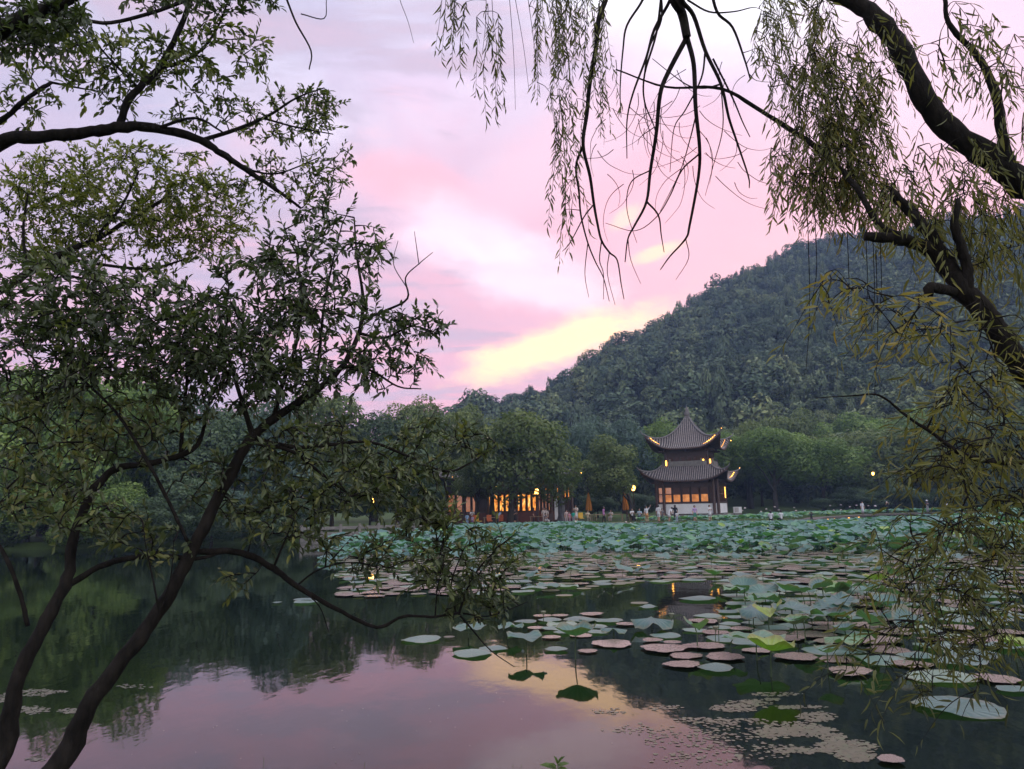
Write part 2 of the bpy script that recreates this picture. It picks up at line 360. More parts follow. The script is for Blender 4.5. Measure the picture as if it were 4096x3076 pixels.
# ------------------------------------------------------------------ foliage generators
def crown_cards(seed, n_lobe, n, size, shape=(1, 1, .85), lobe_r=(.28, .46), top_bias=.15, inner=.25):
    "leaf-clump cards over many lobes of a unit crown, outline uneven"
    g = np.random.default_rng(seed)
    c = unit(g.normal(size=(n_lobe, 3)) + np.array([0, 0, top_bias])) * g.uniform(.38, .80, (n_lobe, 1))
    r = g.uniform(*lobe_r, n_lobe)
    c = np.vstack([c, [[0, 0, 0]], [[0, 0, .25]]]); r = np.append(r, [.5, .5])
    k = g.choice(len(r), n, p=r ** 2 / np.sum(r ** 2)); d = unit(g.normal(size=(n, 3)) + np.array([0, 0, .12]))
    rr = r[k] * np.where(g.random(n) < inner, g.uniform(.2, .85, n), g.normal(1.0, .075, n))
    P = c[k] + d * rr[:, None]
    # drop cards buried deep inside other lobes
    dep = np.zeros(n)
    for q in range(len(r)): dep = np.maximum(dep, 1 - np.linalg.norm(P - c[q], axis=1) / r[q])
    keep = dep < g.uniform(.12, .7, n); P, d, k = P[keep], d[keep], k[keep]
    nn = unit(d + g.normal(size=d.shape) * .55 + np.array([0, 0, .35])); T = unit(np.cross(nn, g.normal(size=nn.shape)))
    B = np.cross(nn, T); s = size * g.uniform(.55, 1.35, len(P))[:, None]
    Q = np.stack([P - T * s, P + B * s * .62 + nn * s * .12, P + T * s * 1.1 - nn * s * .2, P - B * s * .62 + nn * s * .12], 1)
    V = (Q.reshape(-1, 3) * np.array(shape)); Fq = np.arange(len(V)).reshape(-1, 4)
    rnd = np.repeat(np.clip(.42 + g.normal(0, .13, len(P)) + g.normal(0, .13, len(r))[k] + .16 * d[:, 2], 0, 1), 4)  # colour also turns lighter towards the top of each lobe
    dv = np.repeat(unit(d * .75 + unit(P) * .5), 4, axis=0)
    return V, Fq, rnd, dv
FO = {
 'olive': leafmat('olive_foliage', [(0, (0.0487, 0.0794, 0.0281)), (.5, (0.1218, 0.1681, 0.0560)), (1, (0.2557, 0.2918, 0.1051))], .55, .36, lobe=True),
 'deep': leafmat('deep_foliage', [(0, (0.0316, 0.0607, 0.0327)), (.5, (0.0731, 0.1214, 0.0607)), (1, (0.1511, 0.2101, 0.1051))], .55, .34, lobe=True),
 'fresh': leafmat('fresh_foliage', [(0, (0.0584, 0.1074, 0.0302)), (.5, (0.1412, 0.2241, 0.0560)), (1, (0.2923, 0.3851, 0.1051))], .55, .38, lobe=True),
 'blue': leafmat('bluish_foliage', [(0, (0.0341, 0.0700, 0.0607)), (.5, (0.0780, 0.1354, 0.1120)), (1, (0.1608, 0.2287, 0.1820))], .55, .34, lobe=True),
}
BARK = simple('grey_bark', (.045, .038, .030), (.018, .015, .013), .9, 9, .2, .5, (1, 1, .25))
# ------------------------------------------------------------------ hill forest: one far-off wood
fcol = bpy.data.collections.new('hill_crowns')
t = NT('hill_foliage'); oi = t.N('ShaderNodeObjectInfo')
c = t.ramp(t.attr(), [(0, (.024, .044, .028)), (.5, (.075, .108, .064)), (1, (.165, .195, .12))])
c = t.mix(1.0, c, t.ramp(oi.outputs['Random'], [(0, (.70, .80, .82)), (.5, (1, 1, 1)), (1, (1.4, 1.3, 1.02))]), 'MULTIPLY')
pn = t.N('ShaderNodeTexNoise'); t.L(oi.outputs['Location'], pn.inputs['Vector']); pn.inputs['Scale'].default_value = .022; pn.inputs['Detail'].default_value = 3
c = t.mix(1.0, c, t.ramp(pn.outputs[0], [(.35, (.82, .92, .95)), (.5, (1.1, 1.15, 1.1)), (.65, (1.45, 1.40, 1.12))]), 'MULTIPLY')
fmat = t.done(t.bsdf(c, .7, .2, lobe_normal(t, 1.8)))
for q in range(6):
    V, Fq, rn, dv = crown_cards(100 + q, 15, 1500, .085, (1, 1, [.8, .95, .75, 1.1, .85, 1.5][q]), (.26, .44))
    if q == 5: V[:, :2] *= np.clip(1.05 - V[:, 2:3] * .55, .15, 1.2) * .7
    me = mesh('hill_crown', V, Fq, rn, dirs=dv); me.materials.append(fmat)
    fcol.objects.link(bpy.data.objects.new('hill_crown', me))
pts, scl = [], []
gxx, gyy = np.meshgrid(np.arange(-160, 560, 4.9), np.arange(118, 500, 4.9)); gxx = gxx.ravel() + RNG.uniform(-2.2, 2.2, gxx.size); gyy = gyy.ravel() + RNG.uniform(-2.2, 2.2, gyy.size)
azz = np.arctan2(gxx, gyy); rr = np.hypot(gxx, gyy); ok = (azz > -.62) & (azz < .78) & (rr > hill_r0(azz) - 14) & (rr < hill_R(azz) + 14)
gxx, gyy, rr = gxx[ok], gyy[ok], rr[ok]; zz = ground_z(gxx, gyy)
sc_ = RNG.uniform(2.3, 4.4, len(gxx)) * np.where(RNG.random(len(gxx)) < .16, 1.6, 1.0)
lz = zz + sc_ * .75 + 1.2
# far ridge wood
fx = RNG.uniform(-760, 60, 1500); fy = RNG.uniform(600, 790, 1500); fz = ground_z(fx, fy); fs = RNG.uniform(7, 11, 1500)
P = np.vstack([np.stack([gxx, gyy, lz], 1), np.stack([fx, fy, fz + fs * .5], 1)]); SS = np.append(sc_, fs)
pm = bpy.data.meshes.new('hill_forest'); pm.vertices.add(len(P)); pm.vertices.foreach_set('co', P.astype(np.float32).ravel())
a = pm.attributes.new('sc', 'FLOAT', 'POINT'); a.data.foreach_set('value', SS.astype(np.float32))
forest = tag(obj('hill_forest', pm), 'dense forest of rounded tree crowns covering the hillside', kind='stuff')
ng = bpy.data.node_groups.new('forest_points', 'GeometryNodeTree'); ng.interface.new_socket('Geometry', in_out='INPUT', socket_type='NodeSocketGeometry'); ng.interface.new_socket('Geometry', in_out='OUTPUT', socket_type='NodeSocketGeometry')
gi = ng.nodes.new('NodeGroupInput'); go = ng.nodes.new('NodeGroupOutput'); ip = ng.nodes.new('GeometryNodeInstanceOnPoints'); ci = ng.nodes.new('GeometryNodeCollectionInfo')
ci.inputs[0].default_value = fcol; ci.inputs['Separate Children'].default_value = True; ci.inputs['Reset Children'].default_value = True
ip.inputs['Pick Instance'].default_value = True
rz_ = ng.nodes.new('FunctionNodeRandomValue'); rz_.data_type = 'FLOAT_VECTOR'; rz_.inputs[0].default_value = (-.08, -.08, 0); rz_.inputs[1].default_value = (.08, .08, 6.28)
na_ = ng.nodes.new('GeometryNodeInputNamedAttribute'); na_.data_type = 'FLOAT'; na_.inputs[0].default_value = 'sc'
lk = ng.links.new; lk(gi.outputs[0], ip.inputs['Points']); lk(ci.outputs[0], ip.inputs['Instance']); lk(rz_.outputs[0], ip.inputs['Rotation']); lk(na_.outputs[0], ip.inputs['Scale']); lk(ip.outputs[0], go.inputs[0])
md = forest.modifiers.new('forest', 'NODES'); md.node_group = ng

# ------------------------------------------------------------------ air
hb = MB().box((60, 560, 118), (2400, 1300, 241)).build('haze', None)
t = NT('haze_air'); pv = t.N('ShaderNodeVolumePrincipled'); pv.inputs['Color'].default_value = (.42, .58, .98, 1); pv.inputs['Density'].default_value = HAZE; pv.inputs['Anisotropy'].default_value = 0.0
t.L(pv.outputs[0], t.out.inputs['Volume']); hb.data.materials.append(t.m); tag(hb, 'thin blue evening haze over the pond and hill', kind='stuff')

# ------------------------------------------------------------------ trees on the far bank
CROWNS = [crown_cards(30 + q, nl, 18000, .033, sh, lr) for q, (nl, sh, lr) in enumerate([
    (26, (1, 1, .9), (.22, .40)), (30, (1, 1, 1.0), (.20, .36)), (22, (1, 1, .8), (.24, .42)), (34, (1, 1, 1.1), (.18, .34)), (24, (1, 1, .95), (.22, .40)), (40, (1, 1, .7), (.16, .30))])]
CROWN_ME = {}
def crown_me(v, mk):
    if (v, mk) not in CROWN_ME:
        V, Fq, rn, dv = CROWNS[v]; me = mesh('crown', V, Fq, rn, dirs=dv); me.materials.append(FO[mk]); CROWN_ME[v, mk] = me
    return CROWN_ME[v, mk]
def bank_tree(px, top, bot, wpx, d, mk, v, label, tpx=None, name='broadleaf_tree', trunk=True, group=None, lean=0.0):
    top, bot = min(top, bot), max(top, bot)
    c = W(px, (top + bot) / 2, d); rx = wpx / 2 * d / F_PX * 1.1; rz = (bot - top) / 2 * d / F_PX * 1.08
    tp = W(tpx or px, (top + bot) / 2, d); gz = float(ground_z(tp[0], tp[1])); gz = max(gz, -.9)
    root = empty(name, (tp[0], tp[1], gz)); tag(root, label, 'tree' if trunk else 'bush', group)
    cr = obj('crown', crown_me(v, mk), None, root); cr.location = (c[0] - tp[0], c[1] - tp[1], c[2] - gz)
    cr.scale = (rx, rx * .95, rz); cr.rotation_euler = (0, 0, random.uniform(0, 6.28))
    m = MB(); h = c[2] - gz; r0 = max(.10, .028 * (h + rz)); o = np.array([c[0] - tp[0], c[1] - tp[1], h])
    kn = np.array([lean * .4, 0, h * .45]) + o * np.array([.15, .15, 0])
    p = spline([[0, 0, -.1], kn * np.array([1, 1, .5]) * np.array([.6, .6, 1]), kn, o * np.array([.6, .6, .8]) + np.array([lean * .2, 0, 0]), o + np.array([0, 0, rz * .35])], 5)
    m.tube(p, np.linspace(r0 * 1.15, r0 * .25, len(p)), 8)
    for q in range(5 if trunk else 3):
        a = q * 2.4 + px; b = p[int(len(p) * (.42 + .09 * q))]; e = o + np.array([math.cos(a) * rx * .62, math.sin(a) * rx * .62, rz * random.uniform(-.25, .5)])
        l = spline([b, (b + e) / 2 + np.array([0, 0, .12 * rz]), e], 5); m.tube(l, np.linspace(r0 * .45, r0 * .1, len(l)), 6)
    m.build('trunk', BARK, root, True)
    return root
TREES = [
 # left bank, front row
 (60, 1500, 2130, 520, 54, 'fresh', 0, 'tall fresh green tree at the far left of the bank'),
 (430, 1420, 2120, 520, 57, 'fresh', 1, 'tall light green tree on the left bank behind the thin slanting stem'),
 (800, 1600, 2120, 420, 59, 'deep', 2, 'dark green tree on the left bank behind the leaning trunk'),
 (1090, 1640, 2110, 400, 60, 'blue', 3, 'bluish green tree on the bank left of the hanging lanterns'),
 (-260, 1450, 2130, 480, 53, 'deep', 4, 'dark tree at the very left edge of the bank'),
 (1330, 1800, 2090, 330, 61, 'deep', 5, 'low dark tree over the stone quay beside the lanterns'),
 (1590, 1760, 2080, 330, 66, 'deep', 0, 'dark tree between the stone quay and the teahouse'),
 (200, 1450, 2090, 420, 60, 'fresh', 3, 'light green tree just behind the far left bank tree'),
 (590, 1530, 2080, 400, 62, 'fresh', 5, 'light green tree between the two leaning trunks'),
 (-60, 1470, 2090, 400, 62, 'olive', 1, 'olive tree cut by the left edge of the picture'),
 (1905, 1800, 2012, 240, 71.8, 'olive', 4, 'small olive tree covering the left half of the teahouse roof'),
 # left, behind
 (270, 1440, 1950, 480, 76, 'deep', 2, 'tall tree rising behind the left bank trees'),
 (640, 1500, 1950, 460, 80, 'blue', 4, 'bluish tree rising second from left behind the bank'),
 (960, 1590, 1950, 420, 84, 'deep', 1, 'shaded tree behind the bluish green bank tree'),
 (1270, 1570, 1980, 400, 80, 'olive', 3, 'rounded olive tree above the stone quay'),
 (1500, 1600, 2000, 380, 84, 'deep', 5, 'dark rounded tree behind the hanging lanterns'),
 (1690, 1575, 1980, 330, 86, 'olive', 0, 'feathery olive tree left of the camphor tree'),
 (1850, 1600, 1960, 270, 90, 'olive', 4, 'small feathery tree on the skyline at the hill foot'),
 # around the teahouse and the pavilion
 (2100, 1612, 2035, 450, 69, 'olive', 1, 'big round camphor tree in front of the lit teahouse', 2035),
 (1965, 1690, 1960, 290, 71.5, 'deep', 2, 'dark leafy tree close behind the left of the camphor crown'),
 (2440, 1765, 2000, 300, 79, 'olive', 3, 'leaning small tree between the teahouse and the pavilion', 2525),
 (2350, 1650, 1960, 230, 104, 'blue', 4, 'dark bluish tree just right of the camphor crown'),
 (2490, 1655, 1950, 270, 108, 'blue', 0, 'pale bluish tree with bare pale stems behind the leaning tree'),
 (2620, 1640, 1960, 230, 112, 'fresh', 2, 'light yellow green tree left of the pavilion spire'),
 (2870, 1690, 1960, 260, 106, 'fresh', 5, 'light green tree just right of the pavilion spire'),
 (2990, 1670, 1960, 240, 112, 'olive', 1, 'olive tree behind the right corner of the upper roof'),
 # right of the pavilion, on the lawn
 (3095, 1690, 1950, 340, 101, 'fresh', 4, 'green lawn tree with a thick dark trunk right of the pavilion', 3087),
 (2965, 1790, 1940, 200, 112, 'olive', 3, 'small lawn tree beside the lower roof corner of the pavilion', 2985),
 (3035, 1820, 1945, 170, 116, 'deep', 0, 'slender forked lawn tree, second from the pavilion', 3040),
 (3280, 1715, 1965, 330, 104, 'fresh', 2, 'broad green tree on the lawn above the seated pair'),
 (3460, 1690, 2030, 380, 108, 'olive', 1, 'olive tree at the edge of the dark wood on the right'),
 (3670, 1670, 2040, 420, 106, 'olive', 5, 'wide olive tree behind the person in the long white dress'),
 (3900, 1650, 2050, 430, 104, 'deep', 3, 'dark tree half covered by willow leaves on the right'),
 (4150, 1640, 2060, 460, 100, 'deep', 0, 'dark tree at the right edge of the far bank'),
 (3170, 1660, 1930, 300, 124, 'olive', 3, 'yellowish tree rising behind the lawn tree'),
 (3400, 1640, 1930, 320, 126, 'fresh', 4, 'yellow green tree rising at the foot of the hill'),
 (3640, 1630, 1930, 340, 128, 'fresh', 0, 'bright tree rising behind the wide olive tree'),
 (3880, 1620, 1930, 350, 128, 'olive', 2, 'tree rising behind the willow at the hill foot'),
 (2740, 1700, 1960, 240, 118, 'olive', 4, 'olive tree directly behind the pavilion roof'),
]
for tr in TREES:
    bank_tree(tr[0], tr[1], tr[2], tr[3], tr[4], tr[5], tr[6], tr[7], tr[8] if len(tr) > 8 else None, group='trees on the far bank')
BUSH = [(300, 1960, 2195, 300, 49.2, 'fresh', 2), (610, 1960, 2192, 280, 49.8, 'deep', 5), (850, 1960, 2182, 260, 51.5, 'deep', 0), (1060, 1980, 2168, 230, 54, 'deep', 3), (-30, 1950, 2200, 300, 48.6, 'deep', 0),(120, 1900, 2190, 380, 49.8, 'fresh', 5), (470, 1930, 2190, 360, 50.8, 'fresh', 0), (720, 1900, 2185, 320, 52, 'deep', 3), (960, 1930, 2165, 280, 54, 'blue', 2), (1160, 1960, 2150, 240, 56.3, 'deep', 5),
        (3420, 1930, 2050, 230, 100, 'deep', 5), (3580, 1935, 2052, 240, 101, 'deep', 0), (3740, 1935, 2055, 250, 101, 'deep', 2), (3910, 1930, 2060, 260, 99, 'deep', 5), (4080, 1930, 2065, 260, 98, 'deep', 0),
        (2390, 1960, 2065, 190, 86, 'deep', 5), (2560, 1960, 2065, 150, 88, 'deep', 2), (1480, 1950, 2080, 200, 68, 'deep', 0), (1700, 1940, 2080, 180, 70, 'deep', 3),
        (3300, 1985, 2040, 120, 99, 'deep', 2)]
BL = ['low light green shrub at the waterline behind the left trunk', 'low dark shrub at the waterline between the two trunks', 'low dark shrub at the waterline just right of the leaning trunk', 'low dark shrub at the waterline below the lanterns, left', 'dark shrub touching the left edge at the waterline','fresh green shrub overhanging the water at the far left', 'light green shrub on the left bank, second from the left edge', 'dark shrub behind the leaning trunk at the water', 'bluish shrub at the waterline left of the quay', 'low dark shrub at the left end of the stone quay',
      'dark shrub at the left end of the shady wood edge', 'second dark shrub of the shady wood edge', 'third dark shrub of the shady wood edge behind the willow', 'fourth dark shrub of the shady wood edge', 'last dark shrub at the right edge of the wood',
      'dark shrub behind the left closed orange parasol', 'dark shrub behind the glowing lamp post', 'dark shrub behind the quay lanterns', 'dark shrub at the left end of the teahouse', 'small dark shrub on the lawn by the lotus edge']
for b, l in zip(BUSH, BL): bank_tree(*b, l, name='shrub', trunk=False, group='dark shrubs along the bank')
# ------------------------------------------------------------------ pavilion
WOOD = simple('dark_red_wood', (.050, .022, .016), (.030, .013, .010), .5, 7, .4, .15, (1, 1, .2))
TILE = simple('grey_roof_tile', (.31, .275, .275), (.15, .13, .13), .7, 5, .4, .4)
TILE2 = simple('grey_roof_bed', (.050, .047, .052), (.028, .027, .030), .8, 5, .3, .4)
STONE = simple('grey_stone', (.20, .19, .18), (.12, .115, .11), .8, 4, .3, .5)
WHITE = simple('white_plaster', (.66, .67, .70), (.55, .56, .58), .8, 1.5, .2)
RIDGE = simple('ridge_mortar', (.17, .16, .165), (.10, .095, .10), .75, 6, .3, .3)
t = NT('lit_pane'); n = t.noise(1.0, 3, .6, 'Object', (5.5, 1, 2.2)); e = t.N('ShaderNodeEmission'); t.L(t.ramp(n, [(.34, (.20, .045, .010)), (.46, (.72, .22, .035)), (.58, (1.0, .42, .07)), (.68, (1.0, .68, .26))]), e.inputs[0]); e.inputs[1].default_value = .95; LITP = t.done(e.outputs[0])
t = NT('peach_pane'); n = t.noise(1.6, 3, .6); e = t.N('ShaderNodeEmission'); t.L(t.ramp(n, [(.3, (.30, .10, .035)), (.6, (.58, .22, .07)), (.75, (.75, .36, .13))]), e.inputs[0]); e.inputs[1].default_value = .75; PEACH = t.done(e.outputs[0])
t = NT('dim_pane'); n = t.noise(1.4, 3, .6); e = t.N('ShaderNodeEmission'); t.L(t.ramp(n, [(.3, (.13, .034, .012)), (.7, (.34, .12, .04))]), e.inputs[0]); e.inputs[1].default_value = .8
g = t.N('ShaderNodeBsdfGlossy'); g.inputs['Roughness'].default_value = .08; ms = t.N('ShaderNodeMixShader'); ms.inputs[0].default_value = .10; t.L(e.outputs[0], ms.inputs[1]); t.L(g.outputs[0], ms.inputs[2]); DIMP = t.done(ms.outputs[0])
t = NT('dark_glass'); DARKP = t.done(t.bsdf((.055, .020, .014), .18, .22))
BEAD = glow('amber_bulb', (1.0, .42, .06), 6.0); AMB = glow('amber_tube', (1.0, .45, .08), 3.0)
def hip_roof(root, hx, hy, tx, ty, ze, zt, p, lift, push, spacing, tr, ridge_r, curl=.5):
    def f(k, s, tt):
        a, b = (hx + (tx - hx) * tt, hy + (ty - hy) * tt) if k % 2 == 0 else (hy + (ty - hy) * tt, hx + (tx - hx) * tt)
        w = np.abs(s) ** 4 * (1 - tt) ** 2; X = s * a + np.sign(s) * push * w; Y = -(b + push * w); Z = ze + (zt - ze) * tt ** p + lift * w
        for _ in range(k): X, Y = -Y, X
        return np.stack([X, Y, Z], -1)
    m = MB(); ns, ntt = 25, 11; s, tt = np.meshgrid(np.linspace(-1, 1, ns), np.linspace(0, 1, ntt))
    idx = np.arange(ns * ntt).reshape(ntt, ns); Fq = np.stack([idx[:-1, :-1], idx[:-1, 1:], idx[1:, 1:], idx[1:, :-1]], -1).reshape(-1, 4)
    for k in range(4):
        Pq = f(k, s, tt).reshape(-1, 3); m.add(Pq, Fq); m.add(Pq - np.array([0, 0, .16]), Fq[:, ::-1])
    roof = m.build('roof', TILE2, root, True)
    for k in range(4):
        H = hx if k % 2 == 0 else hy; Tp = tx if k % 2 == 0 else ty
        nrow = int(2 * (H - .1) / spacing); xs = (np.arange(nrow) - (nrow - 1) / 2) * spacing
        for x0 in xs:
            tm = 1.0 if abs(x0) <= Tp else (H - abs(x0)) / (H - Tp)
            if tm < .06: continue
            tq = np.linspace(0, tm * .99, 9); a = H + (Tp - H) * tq
            Pq = f(k, np.clip(x0 / a, -1, 1), tq) + np.array([0, 0, .035])
            MB().tube(Pq, tr, 5).build('tile_row', TILE, roof, True)
        e = f(k, np.linspace(-1, 1, 31), np.zeros(31)) + np.array([0, 0, -.09]); MB().tube(e, .085, 6).build('eave_edge', WOOD, roof, True)
        tq = np.linspace(1, 0, 14); h = f(k, np.ones(14), tq) + np.array([0, 0, .09])
        d = unit(h[-1] - h[-3]); tip = [h[-1] + d * curl * .5 + np.array([0, 0, .10 * curl]), h[-1] + d * curl * .9 + np.array([0, 0, .42 * curl])]
        MB().tube(np.vstack([h, tip]), np.append(np.linspace(ridge_r, ridge_r * .8, 14), [ridge_r * .6, ridge_r * .35]), 7).build('hip_ridge', RIDGE, roof, True)
    return f, roof
def window_panel(root, c, w, z0, z1, split, rz, pm_lo, pm_up, depth=.1):
    "wooden casement with panes, facing local -Y turned by rz"
    cs, sn = math.cos(rz), math.sin(rz); A = lambda u, v, z: (c[0] + u * cs - v * sn, c[1] + u * sn + v * cs, z)
    m = MB(); bw = .09
    for u in (-w / 2 + bw / 2, w / 2 - bw / 2): m.box(A(u, 0, (z0 + z1) / 2), (bw, depth, z1 - z0), rz)
    for z in (z0 + bw / 2, z1 - bw / 2) + ((split,) if split else ()): m.box(A(0, .002, z), (w - 2 * bw - .002, depth * .9, bw), rz)
    win = m.build('window', WOOD, root)
    for za, zb, pmat in (((z0 + bw, split - bw / 2, pm_lo), (split + bw / 2, z1 - bw, pm_up)) if split else ((z0 + bw, z1 - bw, pm_lo),)):
        MB().box(A(0, .03, (za + zb) / 2), (w - 2 * bw - .004, .012, zb - za - .004), rz).build('pane', pmat, win)
    return win
pc = W(2770, 2022, 81.5)
pav = tag(empty('pavilion', (pc[0], pc[1], .75), R(-23)), 'two-storey wooden pavilion with curved grey tiled roofs and amber lights', 'pavilion'); pav.scale = (.95, .95, 1.0)
B0 = .75   # local z offset
fl, roof_lo = hip_roof(pav, 4.35, 4.35, 2.75, 2.75, 4.62 - B0, 6.25 - B0, 1.15, 1.15, .45, .235, .062, .12)
fu, roof_up = hip_roof(pav, 3.75, 3.75, .14, .14, 8.1 - B0, 11.75 - B0, 1.75, 1.45, .45, .225, .06, .11, .7)
MB().box((0, 0, .05), (8.4, 8.4, .5)).build('plinth', STONE, pav)
HB = 3.36
for k in range(4):
    rz = k * math.pi / 2; cs, sn = math.cos(rz), math.sin(rz); T = lambda x, y: (x * cs - y * sn, x * sn + y * cs)
    xx = T(0, -HB); MB().box((*xx, .92), (2 * HB - .25, .22, 1.05), rz).build('base_wall', WHITE, pav)
    MB().box((*T(0, -HB), 1.50), (2 * HB - .1, .30, .1), rz).build('sill', WOOD, pav)
    MB().box((*T(0, -HB), 3.47), (2 * HB - .1, .24, .42), rz).build('lintel', WOOD, pav)
    MB().box((*T(0, -HB - .02), 3.85), (2 * HB + .5, .16, .28), rz).build('beam', WOOD, pav)
    bays = [(-2.9, .62), (-2.05, .86), (-1.1, .94), (-.08, .94), (.94, .94), (1.95, .92), (2.85, .66)]
    for q, (bx, bw) in enumerate(bays):
        lo, up = (PEACH, DARKP) if (k == 0 and q in (2, 3, 4, 5)) else (DIMP, DIMP) if k == 0 and q in (0,) else (DARKP, DARKP)
        if k == 0 and q == 1: lo, up = PEACH, DIMP
        window_panel(pav, (*T(bx, -HB), 0), bw, 1.56, 3.26, 2.46, rz, lo, up)
    for x in ((-HB, HB - .02)[:1] + (-2.52, 3.0)[:(2 if k == 0 else 0)]):
        MB().lathe([(.20, .25), (.21, .3), (.165, .42), (.16, 3.6), (.15, 3.95)], 12, (*T(x, -HB - (.34 if abs(x) < HB else .05)), 0)).build('column', WOOD, pav, True)
    # upper storey
    MB().box((*T(0, -2.32), 6.35), (4.7, .16, 1.5), rz).build('upper_wall', WOOD, pav)
    for q in range(6): window_panel(pav, (*T(-1.75 + .7 * q, -2.43), 0), .60, 5.72, 6.55, None, rz, DARKP, DARKP, .06)
    MB().box((*T(0, -2.4), 7.2), (5.2, .22, .3), rz).build('beam', WOOD, pav)
    MB().box((*T(0, -2.85), 5.72), (3.5, .12, .56), rz).build('balustrade', STONE, pav)
    for x in (-1.75, 1.75): MB().box((*T(x, -2.86), 5.84), (.18, .18, .82), rz).build('balustrade_post', STONE, pav)
    a2 = rz + math.pi / 4; cx = T(2.33, -2.33); MB().box((*cx, 5.70), (1.35, .12, .52), a2).build('balustrade', STONE, pav)
    MB().lathe([(.13, 5.4), (.13, 7.3)], 10, (*T(2.35, -2.35), 0)).build('column', WOOD, pav, True)
    for s_ in (-.55, 0, .55): MB().box((*T(s_ * 4.2, -2.75), 7.15), (.14, .9, .16), rz).build('bracket', WOOD, pav)
    for s_ in (-.75, -.25, .25, .75): MB().box((*T(s_ * 3.3, -3.75), 3.72), (.14, .8, .16), rz).build('bracket', WOOD, pav)
MB().lathe([(.20, 11.55 - B0), (.26, 11.75 - B0), (.17, 11.85 - B0), (.30, 12.0 - B0), (.33, 12.25 - B0), (.20, 12.5 - B0), (.23, 12.6 - B0), (.10, 12.85 - B0), (.02, 13.05 - B0)], 14).build('finial', RIDGE, pav, True)
BEAD_ME = MB().lathe([(.001, -.075), (.06, -.05), (.08, 0), (.06, .05), (.001, .075)], 8).mesh('bulb', True)
def bead(Pq, par=pav, s=1.0):
    o = obj('light_bulb', BEAD_ME, BEAD, par); o.location = [float(q) for q in Pq]; s *= .6; o.scale = (s, s, s)
def A1(f_, k, s_, t_): return f_(k, np.array([s_]), np.array([t_]))[0] + np.array([0, 0, .16])
def strip(f_, k, a, b, t_, par=pav):
    q = np.linspace(a, b, 12); Pq = f_(k, q, np.full(12, t_)) + np.array([0, 0, .13]); MB().tube(Pq, .014, 5).build('light_strip', glow('amber_line', (1, .42, .07), 3.0), par, True)
strip(fu, 0, .62, .97, .10); strip(fu, 0, -.97, -.74, .07); strip(fl, 1, .5, .97, .14); strip(fu, 1, .5, .97, .1)
for s_ in (.74, .79, .84, .89, .94): bead(A1(fu, 0, s_, .09))
for s_ in (-.82, -.88, -.94): bead(A1(fu, 0, s_, .06))
for s_ in (.70, .78, .86, .93): bead(A1(fl, 1, s_, .12))
for s_ in (-.55, .1): bead(A1(fl, 1, s_, .3), s=.01 + .8)
for f_, k in ((fu, 0), (fl, 1)):
    e = f_(k, np.array([1.0]), np.array([0.0]))[0]; d = unit(np.array([e[0], e[1], 0])); bead(e + d * .3 + np.array([0, 0, .35])); bead(e - d * .45 + np.array([0, 0, -.35]))
e = fu(0, np.array([-1.0]), np.array([0.0]))[0]; bead(e + np.array([-.2, -.2, .25]))
e = fu(1, np.array([1.0]), np.array([0.0]))[0]; bead(e + np.array([.1, .1, -.3]))
for x, y in ((-2.25, -2.62), (1.95, -2.62), (2.62, -2.1)):
    MB().lathe([(.05, 5.55), (.09, 5.62), (.09, 6.1), (.05, 6.16)], 8, (x, y, 0)).build('wall_lamp', AMB, pav, True)
MB().lathe([(.05, 2.0), (.05, 3.2)], 8, (3.62, 1.2, 0)).build('wall_lamp', AMB, pav, True)
# air conditioner outside
acp = W(2950, 2040, 80.5); ac = tag(empty('air_conditioner', (acp[0], acp[1], .8)), 'white outdoor air conditioner unit by the right wall of the pavilion', 'air conditioner')
m = MB().box((0, 0, .62), (.85, .35, .65)).build('casing', WHITE, ac); MB().box((0, 0, .14), (.8, .3, .28)).build('stand', STONE, ac)
for q in range(6): MB().box((-.15, -.182, .40 + q * .09), (.45, .02, .035)).build('grille_bar', DARKP, ac)

# ------------------------------------------------------------------ terrace and teahouse
ter = MB(); ter.box((3.1, 73.5, .46), (14.6, 14.6, .16)); tag(ter.build('terrace', STONE), 'grey stone terrace in front of the teahouse', kind='structure')
YF = 75.5
def TX(px, y=YF): return float(W(px, 2036, y / .986 if False else y * 1.0)[0]) if False else float(W(px, 2036, y * 1.0)[0] * y / W(px, 2036, y * 1.0)[1])
th = tag(empty('teahouse', (0, 0, 0)), 'long wooden teahouse with glowing windows behind the camphor tree', 'teahouse')
tcx = (TX(1740) + TX(2318)) / 2; thw = (TX(2318) - TX(1740)) / 2
rt = empty('roof_group'); 
COL.objects.unlink(rt); bpy.data.objects.remove(rt)
th.location = (tcx, YF + 3.4, .54)
_f, _r = hip_roof(th, thw - .25, 4.5, thw - 3.6, .2, 4.85 - .54, 8.0 - .54, 1.5, .75, .35, .27, .07, .12)
MB().tube([(-(thw - 3.6), 0, 7.62), (0, 0, 7.55), (thw - 3.6, 0, 7.62)], .16, 8).build('main_ridge', RIDGE, th, True)
hw = (TX(2290) - TX(1785)) / 2; hc = (TX(2290) + TX(1785)) / 2 - tcx
MB().box((hc, 3.3, 2.2), (2 * hw, .2, 4.4)).build('back_wall', WOOD, th)
for sx in (-1, 1): MB().box((hc + sx * hw, -.05, 2.2), (.2, 6.5, 4.4)).build('side_wall', WOOD, th)
MB().box((hc, -3.35, .58), (2 * hw - .25, .2, 1.16)).build('base_wall', simple('red_wood_dado', (.13, .030, .018), (.08, .02, .013), .5), th)
MB().box((hc, -3.35, 3.75), (2 * hw - .25, .22, 1.3)).build('lintel', WOOD, th)
